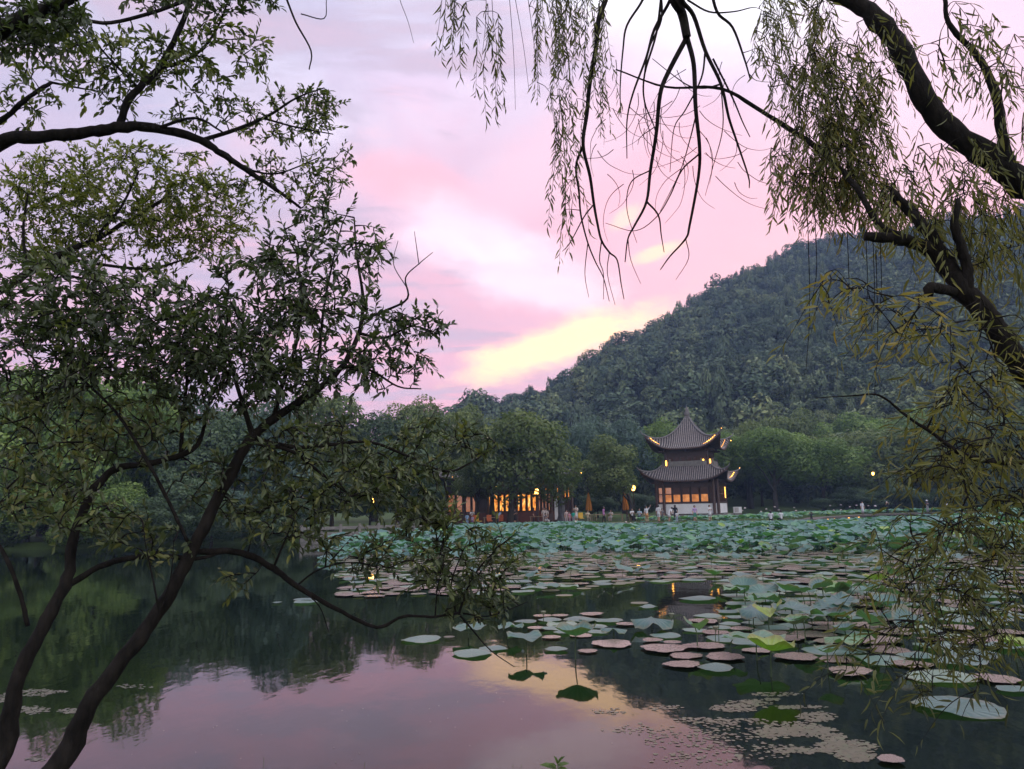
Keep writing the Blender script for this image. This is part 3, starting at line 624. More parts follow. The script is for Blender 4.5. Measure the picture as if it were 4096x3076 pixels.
for px in (1785, 1855, 1950, 2043, 2066, 2150, 2205, 2245, 2288):
    MB().lathe([(.19, 0), (.2, .1), (.15, .2), (.15, 4.3)], 10, (TX(px) - tcx, -3.75, 0)).build('column', WOOD, th, True)
def tpane(a, b, pm, z0=1.2, z1=3.05): 
    x0, x1 = TX(a) - tcx, TX(b) - tcx; window_panel(th, ((x0 + x1) / 2, -3.35, 0), x1 - x0 - .02, z0, z1, None, 0, pm, pm)
for a, b, pm in [(1790, 1822, DIMP), (1824, 1852, DIMP), (1860, 1885, DIMP), (1887, 1910, DIMP), (1912, 1946, DARKP), (1954, 1972, LITP), (1974, 1994, LITP), (1996, 2018, LITP), (2020, 2040, LITP),
                 (2068, 2082, LITP), (2086, 2106, LITP), (2108, 2126, LITP), (2128, 2147, LITP), (2153, 2164, DIMP), (2166, 2177, DIMP), (2179, 2190, DIMP), (2192, 2203, DIMP), (2209, 2222, DARKP), (2248, 2264, DARKP), (2266, 2284, DARKP)]: tpane(a, b, pm)
# rounded shoulders of the two arched openings
for px, sg in ((2040, 1), (2068, -1)):
    x = TX(px) - tcx; a = np.linspace(0, math.pi / 2, 7); Vq = [[x, -3.47, 3.05]] + [[x - sg * (.42 - .42 * math.sin(q)), -3.47, 3.05 - .42 + .42 * math.cos(q)] for q in a[::-1]]
    MB().add(Vq, np.array([[0, i, i + 1] for i in range(1, 7)])).build('arch_spandrel', WOOD, th)
for px in (2170, 2186, 2200, 2216, 2232, 2262, 2276):
    MB().box((TX(px) - tcx, -3.62, 3.0), (.05, .03, .9)).build('slat_reflection', glow('amber_reflection', (1, .35, .07), .8), th)  # glowing strips stand in for the vertical reflections on the slats
for px, py in ((1760, 1905), (1813, 1908), (2322, 1893)):
    q = W(px, py, 75); bead((q[0] - tcx, -4.2, q[2] - .54), th)
for a_, b_, nm in ((2218, 2232, 'tall white board standing at the right end of the teahouse'),):
    p = W((a_ + b_) / 2, 2036, 70.8); sb = tag(empty('board', (p[0], p[1], .54)), nm, 'board'); MB().box((0, 0, 1.35), (.32, .05, 2.0)).build('panel', WHITE, sb); MB().box((0, .05, .2), (.4, .3, .4)).build('foot', WOOD, sb)
p = W(2245, 2036, 70.9); g = np.random.default_rng(5); m = MB(); rings = [(.42, 0), (.40, .4), (.30, .9), (.34, 1.3), (.24, 1.8), (.16, 2.2), (.03, 2.45)]; m.lathe(rings, 9); vv = np.concatenate(m.V); vv += g.normal(0, .045, vv.shape); m.V = [vv]
tag(obj('standing_rock', m.mesh('standing_rock'), simple('dark_rock', (.10, .10, .105), (.045, .045, .05), .85, 3, .3, .8)), 'tall dark scholar rock beside the white board', 'rock').location = (p[0], p[1], .52)

# ------------------------------------------------------------------ lamps
def lamp(name, label, px, py, d, zb, post=True, s=1.0, power=0.0, cat='lamp'):
    c = W(px, py, d); root = tag(empty(name, (c[0], c[1], zb if post else c[2])), label, cat); h = c[2] - (zb if post else c[2])
    lm = MB().lathe([(.06 * s, -.26 * s), (.15 * s, -.22 * s), (.22 * s, .05 * s), (.2 * s, .2 * s), (.12 * s, .3 * s)], 10, (0, 0, h)).build('shade', glow('lamp_glow', (1.0, .50, .10), 7.0), root, True)
    MB().lathe([(.15 * s, .29 * s), (.1 * s, .38 * s), (.01, .45 * s)], 10, (0, 0, h)).build('cap', DARKP, root, True)
    if post: MB().lathe([(.10, 0), (.09, .12), (.035, .2), (.03, h - .24 * s)], 8).build('pole', DARKP, root, True)
    else: MB().lathe([(.012, .4 * s), (.012, .9 * s)], 6, (0, 0, 0)).build('cord', DARKP, root)
    if power:
        ld = bpy.data.lights.new('lamp_light', 'POINT'); ld.energy = power; ld.color = (1, .5, .15); ld.shadow_soft_size = .25 * s; lo = bpy.data.objects.new('lamp_light', ld); COL.objects.link(lo); lo.parent = root; lo.location = (0, 0, h - .02)
    return root
lamp('lamp_post', 'glowing tulip-shaped lamp on a thin post left of the pavilion', 2533, 1953, 79, .55, True, 1.0, 60)
lamp('hanging_lantern', 'red-orange lantern hanging at the right of the lit windows', 2146, 1968, 72.6, .5, False, 1.0, 40, 'lantern')
lamp('hanging_lantern', 'small amber lantern hanging left of the lit windows among leaves', 1988, 1942, 72.8, .5, False, .6, 30, 'lantern')
lamp('hanging_lantern', 'upper of two amber lanterns over the stone quay', 1487, 1988, 61, .5, False, .85, 40, 'lantern')
lamp('hanging_lantern', 'lower, dimmer of two amber lanterns over the stone quay', 1491, 2010, 61.2, .5, False, .6, 0, 'lantern')
lamp('hanging_lantern', 'tiny far lantern in the dark wood on the right', 3492, 1895, 97, .5, False, .7, 0, 'lantern')
lamp('hanging_lantern', 'amber lantern at the right edge behind the willow leaves', 4075, 1860, 96, .5, False, 1.1, 0, 'lantern')

# ------------------------------------------------------------------ parasols, tables, chairs
ORANGE = simple('orange_canvas', (.46, .20, .035), (.33, .13, .022), .8, 4, .2); PINE = simple('pale_timber', (.30, .22, .14), (.2, .14, .085), .7, 5, .3)
def parasol(label, px, top, d, tilt=0):
    c = W(px, top, d); root = tag(empty('parasol', (c[0], c[1], .54)), label, 'parasol', 'closed orange parasols'); h = c[2] - .54
    seg = 20; prof = [(.05, h - .06), (.14, h - .45), (.24, h - 1.0), (.33, h - 1.55), (.36, h - 1.85), (.30, h - 1.98)]; m = MB().lathe(prof, seg); vv = np.concatenate(m.V); k = np.tile(np.arange(seg) % 2, len(prof)); vv[:, :2] *= np.where(k[:, None] == 0, 1.0, .68); m.V = [vv]
    m.build('canopy', ORANGE, root); MB().lathe([(.28, 0), (.28, .08), (.03, .1), (.03, h)], 10).build('pole', WOOD, root, True); MB().lathe([(.03, h - .05), (.045, h), (.01, h + .12)], 8).build('finial', WOOD, root, True)
    root.rotation_euler = (0, tilt, 0); return root
parasol('closed orange parasol standing over the tables by the dark shrubs', 2353, 1968, 78)
parasol('closed orange parasol half hidden behind the leaning tree trunk', 2503, 1966, 80, -.07)
TAB = None
def copy_tree(o):
    c = o.copy(); COL.objects.link(c)
    for ch in o.children: k = ch.copy(); COL.objects.link(k); k.parent = c
    return c
def table(label, px, d, rz, w=1.5, dd=.8):
    global TAB
    p = W(px, 2040, d)
    if TAB is None:
        TAB = empty('table'); MB().box((0, 0, .73), (1.5, .8, .05)).build('table_top', PINE, TAB)
        for sx in (-1, 1):
            for sy in (-1, 1): MB().box((sx * .66, sy * .32, .35), (.07, .07, .70)).build('leg', PINE, TAB)
        o = TAB
    else: o = copy_tree(TAB)
    o.location = (p[0], p[1], .54); o.rotation_euler = (0, 0, rz); tag(o, label, 'table', 'timber tables on the terrace'); return o
for l, px, d, rz in [('pale timber table nearest the left parasol', 2340, 75, .1), ('pale timber table just right of the left parasol', 2385, 74.5, -.1), ('pale timber table behind the person in the magenta top', 2405, 77.5, .2), ('timber table between the two parasols', 2462, 76, 0), ('timber table below the glowing lamp post', 2545, 76.5, .15), ('timber table beside the orange chairs', 1965, 69, .1), ('timber table in front of the right lit windows', 2150, 69.5, 0)]: table(l, px, d, rz)
CH = {}
def chair(label, px, d, rz, mat, key):
    p = W(px, 2040, d)
    if key not in CH:
        r_ = empty('chair'); CH[key] = r_; MB().box((0, 0, .44), (.46, .46, .06)).build('seat', mat, r_); MB().box((0, .22, .74), (.46, .05, .5)).build('backrest', mat, r_)
        for sx in (-1, 1):
            for sy in (-1, 1): MB().box((sx * .19, sy * .19, .2), (.04, .04, .41)).build('leg', WOOD, r_)
        o = r_
    else: o = copy_tree(CH[key])
    o.location = (p[0], p[1], .54); o.rotation_euler = (0, 0, rz); tag(o, label, 'chair', 'chairs on the terrace')
OCH = simple('orange_seat', (.55, .13, .03), (.4, .09, .02), .6); YCH = simple('yellow_seat', (.6, .40, .05), (.5, .3, .04), .6)
chair('orange chair left of the person in blue bending over', 1958, 68.4, .3, OCH, 'o'); chair('orange chair right of the person in blue bending over', 1999, 68.3, -.5, OCH, 'o'); chair('orange chair beside the child in light blue', 1900, 68.1, 2.6, OCH, 'o')
chair('yellow chair next to the woman in the white dress on the terrace', 2324, 72.5, .2, YCH, 'y'); chair('yellow chair beside the orange chair at the left of the terrace', 1914, 68.0, .9, YCH, 'y')
chair('dark chair by the right end of the teahouse', 2205, 69, 3.0, WOOD, 'd'); chair('dark chair left of the lamp post table', 2516, 75.6, 1.2, WOOD, 'd')

# ------------------------------------------------------------------ zigzag walkway with lights below
wp = [G(px, py, .55) for px, py in [(2330, 2097), (2560, 2091), (2730, 2088), (2900, 2086), (3062, 2083), (3275, 2077), (3300, 2069), (3510, 2056), (3700, 2050), (3900, 2049), (4200, 2050)]]
walk = tag(empty('walkway', wp[0] * np.array([1, 1, 0])), 'low zigzag stone walkway through the lotus with amber lights beneath', 'walkway'); wo = wp[0] * np.array([1, 1, 0])
DECK = simple('dark_deck', (.12, .10, .095), (.07, .06, .058), .8, 3, .3, .3)
WPX = []; WD = []
for a, b in zip(wp[:-1], wp[1:]):
    L_ = np.linalg.norm(b - a); nn = max(1, int(L_ / 1.5)); dd = (b - a) / L_; nrm = np.array([-dd[1], dd[0], 0]); rz = math.atan2(dd[1], dd[0])
    for q in range(nn):
        c = a + dd * (q + .5) * L_ / nn + nrm * .8
        MB().box(c - wo + np.array([0, 0, -.09]), (L_ / nn - .02, 1.6, .18), rz).build('deck_slab', DECK, walk)
        if q % 2 == 0: MB().box(c - wo - dd * L_ / nn * .5 + np.array([0, 0, -.65]), (.25, 1.3, .94), rz).build('pier', STONE, walk)
for px0, px1 in [(2903, 2915), (3037, 3052), (3068, 3098), (3175, 3216), (3236, 3262), (3302, 3314), (3326, 3336), (3352, 3372), (3378, 3394), (3416, 3434)]:
    pm_ = (px0 + px1) / 2; k = max(i for i in range(len(wp)) if proj(wp[i])[0][0] <= pm_); a, b = wp[k], wp[k + 1]; xa, xb = proj(a)[0][0], proj(b)[0][0]; u = (pm_ - xa) / (xb - xa); c = a + (b - a) * u; dd = unit(b - a)
    MB().box(c - wo + np.array([0, -.03, -.22]), ((px1 - px0) / F_PX * c[1], .05, .07), math.atan2(dd[1], dd[0])).build('under_light', glow('amber_strip', (1, .45, .07), 2.2), walk)
def deck_d(px):
    xs = [proj(q)[0][0] for q in wp]; return float(np.interp(px, xs, [proj(q)[2][0] for q in wp]))

# ------------------------------------------------------------------ stone quay on the left
qa, qb = np.array([-15.6, 54.6, 0]), np.array([-5.0, 59.3, 0]); qd = unit(qb - qa); qn = np.array([-qd[1], qd[0], 0]); qrz = math.atan2(qd[1], qd[0]); QL = np.linalg.norm(qb - qa)
quay = tag(empty('quay_wall', qa), 'low grey stone quay with a block parapet at the left bank', 'quay')
for row in range(3):
    x = 0.0; q = row * .35
    while x < QL - .3:
        w = min(random.uniform(.7, 1.2), QL - x); c = qd * (x + w / 2) + qn * random.uniform(-.02, .02)
        MB().box(c + np.array([0, 0, -.15 + row * .27]), (w - .02, .5, .255), qrz).build('stone_block', STONE, quay); x += w
MB().box(qd * QL / 2 + qn * .75 + np.array([0, 0, .50]), (QL, 1.3, .12), qrz).build('paving', STONE, quay)
nq = 8
for q in range(nq + 1):
    MB().box(qd * (QL * q / nq * .98 + .1) + qn * .1 + np.array([0, 0, .86]), (.2, .2, .62), qrz).build('parapet_post', STONE, quay)
    if q < nq: MB().box(qd * (QL * (q + .5) / nq * .98 + .1) + qn * .1 + np.array([0, 0, .90]), (QL / nq - .24, .12, .22), qrz).build('parapet_rail', STONE, quay)
g = np.random.default_rng(8)
ROCK = simple('bank_rock', (.13, .125, .12), (.06, .058, .055), .9, 3, .25, .7)
RL = ['rounded bank rock at the waterline near the left edge', 'flat bank rock between the two trunks at the waterline', 'grey bank rock just left of the leaning trunk', 'pale bank rock right of the leaning trunk', 'low rock at the waterline before the quay', 'last rock at the left end of the quay']
for (px, py), l in zip([(130, 2182), (620, 2178), (720, 2174), (930, 2166), (1090, 2160), (1190, 2157)], RL):
    p = G(px, py); m = MB().lathe([(.03, -.2), (.55, -.15), (.62, .1), (.45, .32), (.2, .42), (.01, .45)], 9); vv = np.concatenate(m.V); vv += g.normal(0, .07, vv.shape); vv[:, 0] *= g.uniform(1, 1.7); m.V = [vv]
    o = tag(obj('bank_rock', m.mesh('bank_rock'), ROCK), l, 'rock', 'rocks along the left bank'); o.location = (p[0], p[1] + .4, .02); o.rotation_euler = (0, 0, g.uniform(0, 6))

# ------------------------------------------------------------------ people
SKIN = simple('skin', (.42, .25, .18), (.38, .22, .155), .6); HAIR = simple('black_hair', (.012, .010, .010), (.02, .016, .014), .5)
def cloth(c): return simple('cloth_%d_%d_%d' % tuple(int(q * 100) for q in c), c, tuple(q * .75 for q in c), .85, 9, .2)
def person(label, px, head, d, zg, top, bot, face=0.0, pose='stand', skirt=None, hat=None, h=None, extra=None, sleeves=.5):
    p = W(px, 2036, d); hh = h or float(np.clip(2.0 + (hor(px) - head) * d / F_PX - zg, .9, 1.8))
    if pose == 'sit': hh = h or 1.62
    root = tag(empty('person', (p[0], p[1], zg), face), label, 'person', 'visitors around the pond')
    g = np.random.default_rng(int(px)); sit = pose == 'sit'
    pel = .30 if sit else .52
    J = {'pel': (0, 0, pel), 'chest': (0, .005, pel + .19), 'neck': (0, 0, pel + .315), 'head': (0, -.012, pel + .385), 'crown': (0, -.005, pel + .43)}
    sw = .105
    for s, sx in (('l', -1), ('r', 1)):
        J['sh' + s] = (sx * sw, 0, pel + .285)
        el, wr, ha = (sx * .135, .01, pel + .11), (sx * .135, -.03, pel - .04), (sx * .13, -.04, pel - .10)
        if pose in ('phone', 'sit'): el, wr, ha = (sx * .125, -.03, pel + .13), (sx * .06, -.13, pel + .19), (sx * .03, -.16, pel + .22)
        if pose == 'up': el, wr, ha = (sx * .15, -.06, pel + .25), (sx * .08, -.10, pel + .38), (sx * .05, -.11, pel + .42)
        if pose == 'wave' and sx > 0: el, wr, ha = (.19, -.04, pel + .36), (.25, -.08, pel + .47), (.27, -.09, pel + .52)
        J['el' + s], J['wr' + s], J['ha' + s] = el, wr, ha
        J['hip' + s] = (sx * .05, 0, pel - .02)
        st = .07 * sx if pose == 'walk' else .012 * sx
        if sit: J['kn' + s], J['an' + s], J['to' + s] = (sx * .07, -.23, pel + .0), (sx * .07, -.22, .045), (sx * .075, -.30, .02)
        else: J['kn' + s], J['an' + s], J['to' + s] = (sx * .055, -st * .6 - .01, .28), (sx * .055, -st * .9 + .015, .045), (sx * .062, -st * .9 - .06, .018)
    if pose == 'lean':
        for k in list(J):
            if J[k][2] > pel: v = Vector(J[k]) - Vector((0, 0, pel)); v.rotate(Matrix.Rotation(R(38), 3, 'X')); J[k] = tuple(v + Vector((0, 0, pel)))
    names = list(J); E = [('pel', 'chest'), ('chest', 'neck'), ('neck', 'head'), ('head', 'crown')]
    for s in 'lr': E += [('chest', 'sh' + s), ('sh' + s, 'el' + s), ('el' + s, 'wr' + s), ('wr' + s, 'ha' + s), ('pel', 'hip' + s), ('hip' + s, 'kn' + s), ('kn' + s, 'an' + s), ('an' + s, 'to' + s)]
    rad = dict(pel=.078, chest=.082, neck=.032, head=.058, crown=.045, sh=.044, el=.030, wr=.022, ha=.021, hip=.062, kn=.040, an=.028, to=.024)
    me = bpy.data.meshes.new('sk'); me.from_pydata([Vector(J[n]) * hh for n in names], [(names.index(a), names.index(b)) for a, b in E], [])
    o = bpy.data.objects.new('sk', me); COL.objects.link(o); o.modifiers.new('s', 'SKIN'); sl = me.skin_vertices[0].data
    for n, v in zip(names, sl): r_ = rad.get(n, rad.get(n[:2], .05)) * hh; v.radius = (r_, r_ * (.72 if n in ('pel', 'chest') else 1)); v.use_root = n == 'pel'
    o.modifiers.new('u', 'SUBSURF').levels = 1
    bm_ = bpy.data.meshes.new_from_object(o.evaluated_get(bpy.context.evaluated_depsgraph_get())); bpy.data.objects.remove(o)
    for m_ in (SKIN, cloth(top), cloth(bot), HAIR): bm_.materials.append(m_)
    seg = np.array([[J[a], J[b]] for a, b in E]) * hh
    cls = []
    for a, b in E:
        cls.append(1 if {a, b} <= {'pel', 'chest', 'neck', 'shl', 'shr', 'ell', 'elr'} and (b[:2] != 'el' or sleeves > .3) else 1 if b[:2] == 'wr' and sleeves > .8 else 2 if (b[:3] == 'hip' or b[:2] == 'kn' or (b[:2] == 'an' and skirt is None and sleeves != .4)) else 3 if b[:2] == 'to' else 0)
    ctr = np.array([q.center for q in bm_.polygons]); best = np.full(len(ctr), 9.); bi = np.zeros(len(ctr), int)
    for q in range(len(E)):
        a, b = seg[q]; ab = b - a; tt = np.clip(((ctr - a) @ ab) / (ab @ ab), 0, 1); dd = np.linalg.norm(ctr - a - tt[:, None] * ab, axis=1); w = dd < best; best[w] = dd[w]; bi[w] = cls[q]
    bm_.polygons.foreach_set('material_index', bi.astype(np.int32)); bm_.polygons.foreach_set('use_smooth', np.ones(len(bi), bool)); bm_.name = 'body'
    obj('body', bm_, None, root)
    hd = np.array(J['head']) * hh; u = hh
    hp = [(.001, .082), (.045, .068), (.062, .035), (.064, .0), (.060, -.025), (.05, -.05 if g.random() < .5 else -.10)]
    m = MB().lathe([(a * u, b * u) for a, b in hp], 12); vv = np.concatenate(m.V); vv[:, 1] += .014 * u; vv[:, 1] = np.where((vv[:, 1] < -.02 * u) & (vv[:, 2] < .035 * u), vv[:, 1] * .35, vv[:, 1]); m.V = [vv + hd]
    m.build('hair', HAIR, root, True)
    if skirt:
        z0, z1, w = skirt; MB().lathe([(.078 * u, z1 * u), (.088 * u, (z1 * .7 + z0 * .3) * u), (w * u, z0 * u), (w * .9 * u, z0 * u + .01)], 12).build('skirt', cloth(bot), root, True)
    if hat: MB().lathe([(.001, .115 * u), (.05 * u, .105 * u), (.062 * u, .055 * u), (.11 * u, .035 * u), (.108 * u, .028 * u)], 14, hd).build('hat', cloth(hat), root, True)
    if extra == 'bag':
        b = tag(MB().box((0, 0, 0), (.06 * u, .10 * u, .2 * u)).build('shoulder_bag', cloth((.02, .02, .025))), 'black bag hanging at the side of a person in a white shirt', 'bag'); b.location = (p[0] + .11 * u, p[1] - .08, zg + .55 * u)
    return root
WT, BK, NV = (.62, .63, .66), (.02, .02, .024), (.03, .035, .06)
DK = .56; T0 = .54
def onwalk(px, off=.8): return deck_d(px) + off
person('person in a white summer dress facing the lotus, holding a phone, before the pavilion', 2838, 2018, onwalk(2838), DK, WT, WT, .3, 'phone', (.33, .54, .10))
person('person in a lavender top and green shorts on the walkway', 2778, 2020, onwalk(2778), DK, (.42, .30, .52), (.06, .25, .18), .1, 'stand', None, None, None, None, .4)
person('person in a black t-shirt against the white wall of the pavilion', 2700, 2018, onwalk(2700, 3.5), DK, BK, NV, 3.0)
person('child in a white t-shirt and pale shorts on the walkway', 2706, 2044, onwalk(2706), DK, WT, (.32, .36, .5), 2.8)
person('person in a white shirt with a black bag, stooping on the walkway', 2675, 2043, onwalk(2675), DK, WT, WT, 2.0, 'lean', (.28, .54, .11), None, 1.5, 'bag')
person('thin person in grey beside a pavilion column', 2648, 2032, onwalk(2648, 2.5), DK, (.16, .15, .16), (.1, .1, .12), .3)
person('person in a long white shirt and dark shorts, left of the pavilion column', 2633, 2018, onwalk(2633, 1.2), DK, WT, WT, 2.6, 'walk', (.40, .54, .09))
person('person in a white top and orange skirt raising one arm', 2586, 2022, onwalk(2586), DK, WT, (.60, .30, .14), -.3, 'wave', (.36, .52, .10))
person('person in a magenta top walking on the left part of the walkway', 2414, 2024, onwalk(2414), DK, (.36, .16, .34), BK, 1.2, 'walk', None, None, None, None, 1.0)
person('person in a white dress with a lit phone on the terrace', 2303, 2012, 71.5, T0, (.62, .55, .52), (.62, .58, .58), -.6, 'phone', (.25, .54, .11))
person('person in a pale flowered top at the terrace edge', 2265, 2038, 68.6, T0, (.52, .40, .40), (.5, .42, .42), .3)
person('small person in pink beside the teal t-shirt', 2277, 2046, 68.4, T0, (.5, .24, .30), (.3, .2, .25), .8)
person('person in a teal t-shirt at the terrace edge', 2292, 2042, 68.2, T0, (.03, .36, .28), (.25, .25, .3), 2.7)
person('seated person in pale yellow below the left parasol', 2350, 2043, 73.6, T0, (.55, .48, .34), (.3, .26, .2), .2, 'sit')
person('seated person in grey at a table between the parasols', 2443, 2040, 74.2, T0, (.40, .37, .37), (.3, .26, .26), -.5, 'sit')
person('seated man in a white shirt below the lamp post', 2527, 2029, 75, T0, WT, BK, .4, 'sit', None, None, 1.72)
person('seated person in light blue right of the lamp post', 2557, 2036, 74.5, T0, (.34, .46, .56), NV, -.4, 'sit', None, None, 1.68)
person('left one of two people in white t-shirts sitting on the walkway', 3081, 2036, onwalk(3081, .5), DK - .34, (.60, .61, .68), BK, 2.9, 'sit')
person('right one of two people in white t-shirts sitting on the walkway', 3122, 2036, onwalk(3122, .5), DK - .34, (.58, .61, .64), BK, 3.3, 'sit')
person('person in a black t-shirt crouching with both arms raised on the walkway', 3243, 2032, onwalk(3243, .5), DK - .34, BK, BK, 3.14, 'up', None, None, 1.05)
person('person in a long white dress on the right part of the walkway', 3450, 2004, onwalk(3450), DK, (.60, .61, .68), (.60, .61, .68), .2, 'stand', (.10, .54, .09))
person('person in black with a pale hat on the right walkway', 3549, 2007, onwalk(3549), DK, BK, BK, .2, 'up', None, (.5, .45, .4))
person('person with a white hat behind the willow leaves', 3710, 2000, onwalk(3710), DK, (.08, .08, .1), (.3, .3, .34), .2, 'phone', None, (.62, .62, .62))
person('person in white behind the willow leaves, beside the white hat', 3788, 2006, onwalk(3788), DK, WT, (.4, .4, .42), -.2)
person('child in light blue standing at the left of the terrace', 1868, 2052, 67.6, T0, (.26, .40, .60), (.24, .36, .56), 2.9)
person('person in a white t-shirt behind the child in light blue', 1888, 2036, 70.5, T0, WT, BK, .2, 'phone')
person('small person in mauve next to the child in light blue', 1889, 2060, 67.8, T0, (.34, .28, .42), (.2, .1, .22), -.4)
person('person in a light blue shirt bending over a table', 1990, 2046, 68.0, T0, (.34, .44, .62), NV, 1.9, 'lean', None, None, 1.55)
person('slim person in a black dress in front of the camphor trunk', 2058, 2034, 68.2, T0, BK, BK, .9, 'phone', (.30, .54, .085))
person('person in a maroon top standing before the right lit windows', 2134, 2029, 68.6, T0, (.10, .035, .03), (.03, .02, .02), 1.4)
person('left one of two people in white before the teahouse slats', 2175, 2029, 69.2, T0, (.55, .48, .46), (.4, .36, .36), .4)
person('right one of two people in white before the teahouse slats', 2184, 2031, 69.4, T0, (.58, .52, .50), (.4, .36, .36), -.2)
person('seated person in black and white at the terrace edge', 2181, 2054, 67.8, T0, (.10, .09, .10), (.5, .48, .48), 1.2, 'sit', None, None, 1.4)
person('person in white half hidden by leaves at the terrace left end', 1766, 2058, 66.9, T0, (.5, .52, .58), (.3, .34, .42), .4)
person('person in a white shirt and dark trousers on the stone quay', 1650, 2040, 60.2, .56, WT, BK, 1.3)
# ------------------------------------------------------------------ lotus pond
def lotus_mat(name, near, stops, rough, under):
    t = NT(name); c = t.ramp(t.attr(), stops)
    nz = t.noise(7 if near else 3, 4, .6); c = t.mix(t.ramp(nz, [(.35, (.22, .22, .22)), (.75, (0, 0, 0))]), c, (.03, .06, .04))
    bmp = None
    if near:
        tc = t.N('ShaderNodeTexCoord'); gr = t.N('ShaderNodeTexGradient'); gr.gradient_type = 'RADIAL'; t.L(tc.outputs['Object'], gr.inputs[0])
        m1 = t.N('ShaderNodeMath'); m1.operation = 'MULTIPLY'; t.L(gr.outputs['Fac'], m1.inputs[0]); m1.inputs[1].default_value = 2 * math.pi * 19
        m2 = t.N('ShaderNodeMath'); m2.operation = 'COSINE'; t.L(m1.outputs[0], m2.inputs[0])
        f = t.ramp(m2.outputs[0], [(.93, (0, 0, 0)), (1, (1, 1, 1))]); c = t.mix(t.mix(.45, (0, 0, 0), f), c, (.24, .34, .24)); bmp = t.bump(m2.outputs[0], .15, .02)
        ln = t.N('ShaderNodeVectorMath'); ln.operation = 'LENGTH'; t.L(tc.outputs['Object'], ln.inputs[0]); ma_ = t.N('ShaderNodeMath'); ma_.operation = 'MULTIPLY_ADD'; t.L(t.noise(5, 5, .7), ma_.inputs[0]); ma_.inputs[1].default_value = .55; t.L(ln.outputs['Value'], ma_.inputs[2])
        f2 = t.N('ShaderNodeMapRange'); t.L(ma_.outputs[0], f2.inputs[0]); f2.inputs[1].default_value = 1.12; f2.inputs[2].default_value = 1.34; f2.inputs[4].default_value = .6; c = t.mix(f2.outputs[0], c, (.20, .15, .075))
    ge = t.N('ShaderNodeNewGeometry'); c2 = t.mix(ge.outputs['Backfacing'], c, t.mix(.55, c, under))
    p = t.bsdf(c2, rough, .5, bmp); tr = t.N('ShaderNodeBsdfTranslucent'); t.L(t.mix(1.0, c, (.9, 1.5, .35), 'MULTIPLY'), tr.inputs[0])
    mx = t.N('ShaderNodeMixShader'); mx.inputs[0].default_value = .22; t.L(p, mx.inputs[1]); t.L(tr.outputs[0], mx.inputs[2]); return t.done(mx.outputs[0])
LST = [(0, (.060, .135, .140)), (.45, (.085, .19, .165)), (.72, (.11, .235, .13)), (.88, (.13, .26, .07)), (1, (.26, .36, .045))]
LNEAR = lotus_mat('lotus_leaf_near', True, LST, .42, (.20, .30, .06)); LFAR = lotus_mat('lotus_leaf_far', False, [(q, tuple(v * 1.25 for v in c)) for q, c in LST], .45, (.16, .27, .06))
PADT = lotus_mat('lotus_pad_teal', True, [(0, (.12, .21, .205)), (.6, (.18, .28, .26)), (1, (.25, .35, .28))], .33, (.2, .25, .1))
t = NT('lotus_pad_rosy_sheen'); nz = t.noise(9, 5, .65); PADP = t.done(t.bsdf(t.mix(t.ramp(nz, [(.3, (0, 0, 0)), (.7, (1, 1, 1))]), t.ramp(t.attr(), [(0, (.25, .18, .165)), (1, (.36, .27, .25))]), (.15, .115, .09)), .24, .7, t.bump(nz, .25, .01)))  # brownish wet pads, their pink sky sheen partly put into the base colour
STEM = simple('lotus_stem', (.07, .11, .045), (.045, .07, .03), .7, 6, .3)
def disc(rs, seg, zf, rj=None, ph=0):
    a = np.linspace(0, 2 * np.pi, seg, endpoint=False); V = [[0, 0, zf(np.array([0.0]), np.array([0.0]))[0]]]
    for r in rs:
        rad = r * (1 + (rj(a) if rj is not None else 0) * (r > .9)); V += list(np.stack([rad * np.cos(a), rad * np.sin(a), zf(np.full(seg, r), a)], 1))
    V = np.array(V); tri = np.array([[0, 1 + j, 1 + (j + 1) % seg] for j in range(seg)])
    q = [[1 + i * seg + j, 1 + (i + 1) * seg + j, 1 + (i + 1) * seg + (j + 1) % seg, 1 + i * seg + (j + 1) % seg] for i in range(len(rs) - 1) for j in range(seg)]
    return V, tri, np.array(q)
def blade_shape(kind, g):
    k1, k2, p1, p2 = g.integers(3, 6), g.integers(6, 10), g.uniform(0, 6), g.uniform(0, 6); amp = g.uniform(.08, .16); tx = g.uniform(-.2, .2)
    def zf(r, a):
        w = amp * np.sin(k1 * a + p1) * r ** 2.5 + amp * .55 * np.sin(k2 * a + p2) * r ** 4
        if kind == 'cup': return .46 * r ** 1.6 + w
        if kind == 'flat': return .10 * r ** 1.5 + w * .8
        if kind == 'droop': return .12 * r - .38 * r ** 2 + w
        if kind == 'fold': return .75 * np.abs(r * np.sin(a)) ** 1.15 + w * .5
    return zf, (lambda a: .05 * np.sin(k2 * a + p1) + .03 * np.sin(17 * a))
gl = np.random.default_rng(21)
BLADES = []; BL_LO = []
for kind in ['cup', 'flat', 'cup', 'droop', 'flat', 'fold', 'cup', 'flat']:
    zf, rj = blade_shape(kind, gl); BLADES.append(disc([.10, .35, .62, .84, 1.0], 26, zf, rj)); BL_LO.append(disc([.5, 1.0], 12, zf, rj))
BM = {}
def blade_me(v, rq):
    if (v, rq) not in BM: V, a, b = BLADES[v]; me = mesh('blade', V, [a, b], rq / 8, True); me.materials.append(LNEAR); BM[v, rq] = me
    return BM[v, rq]
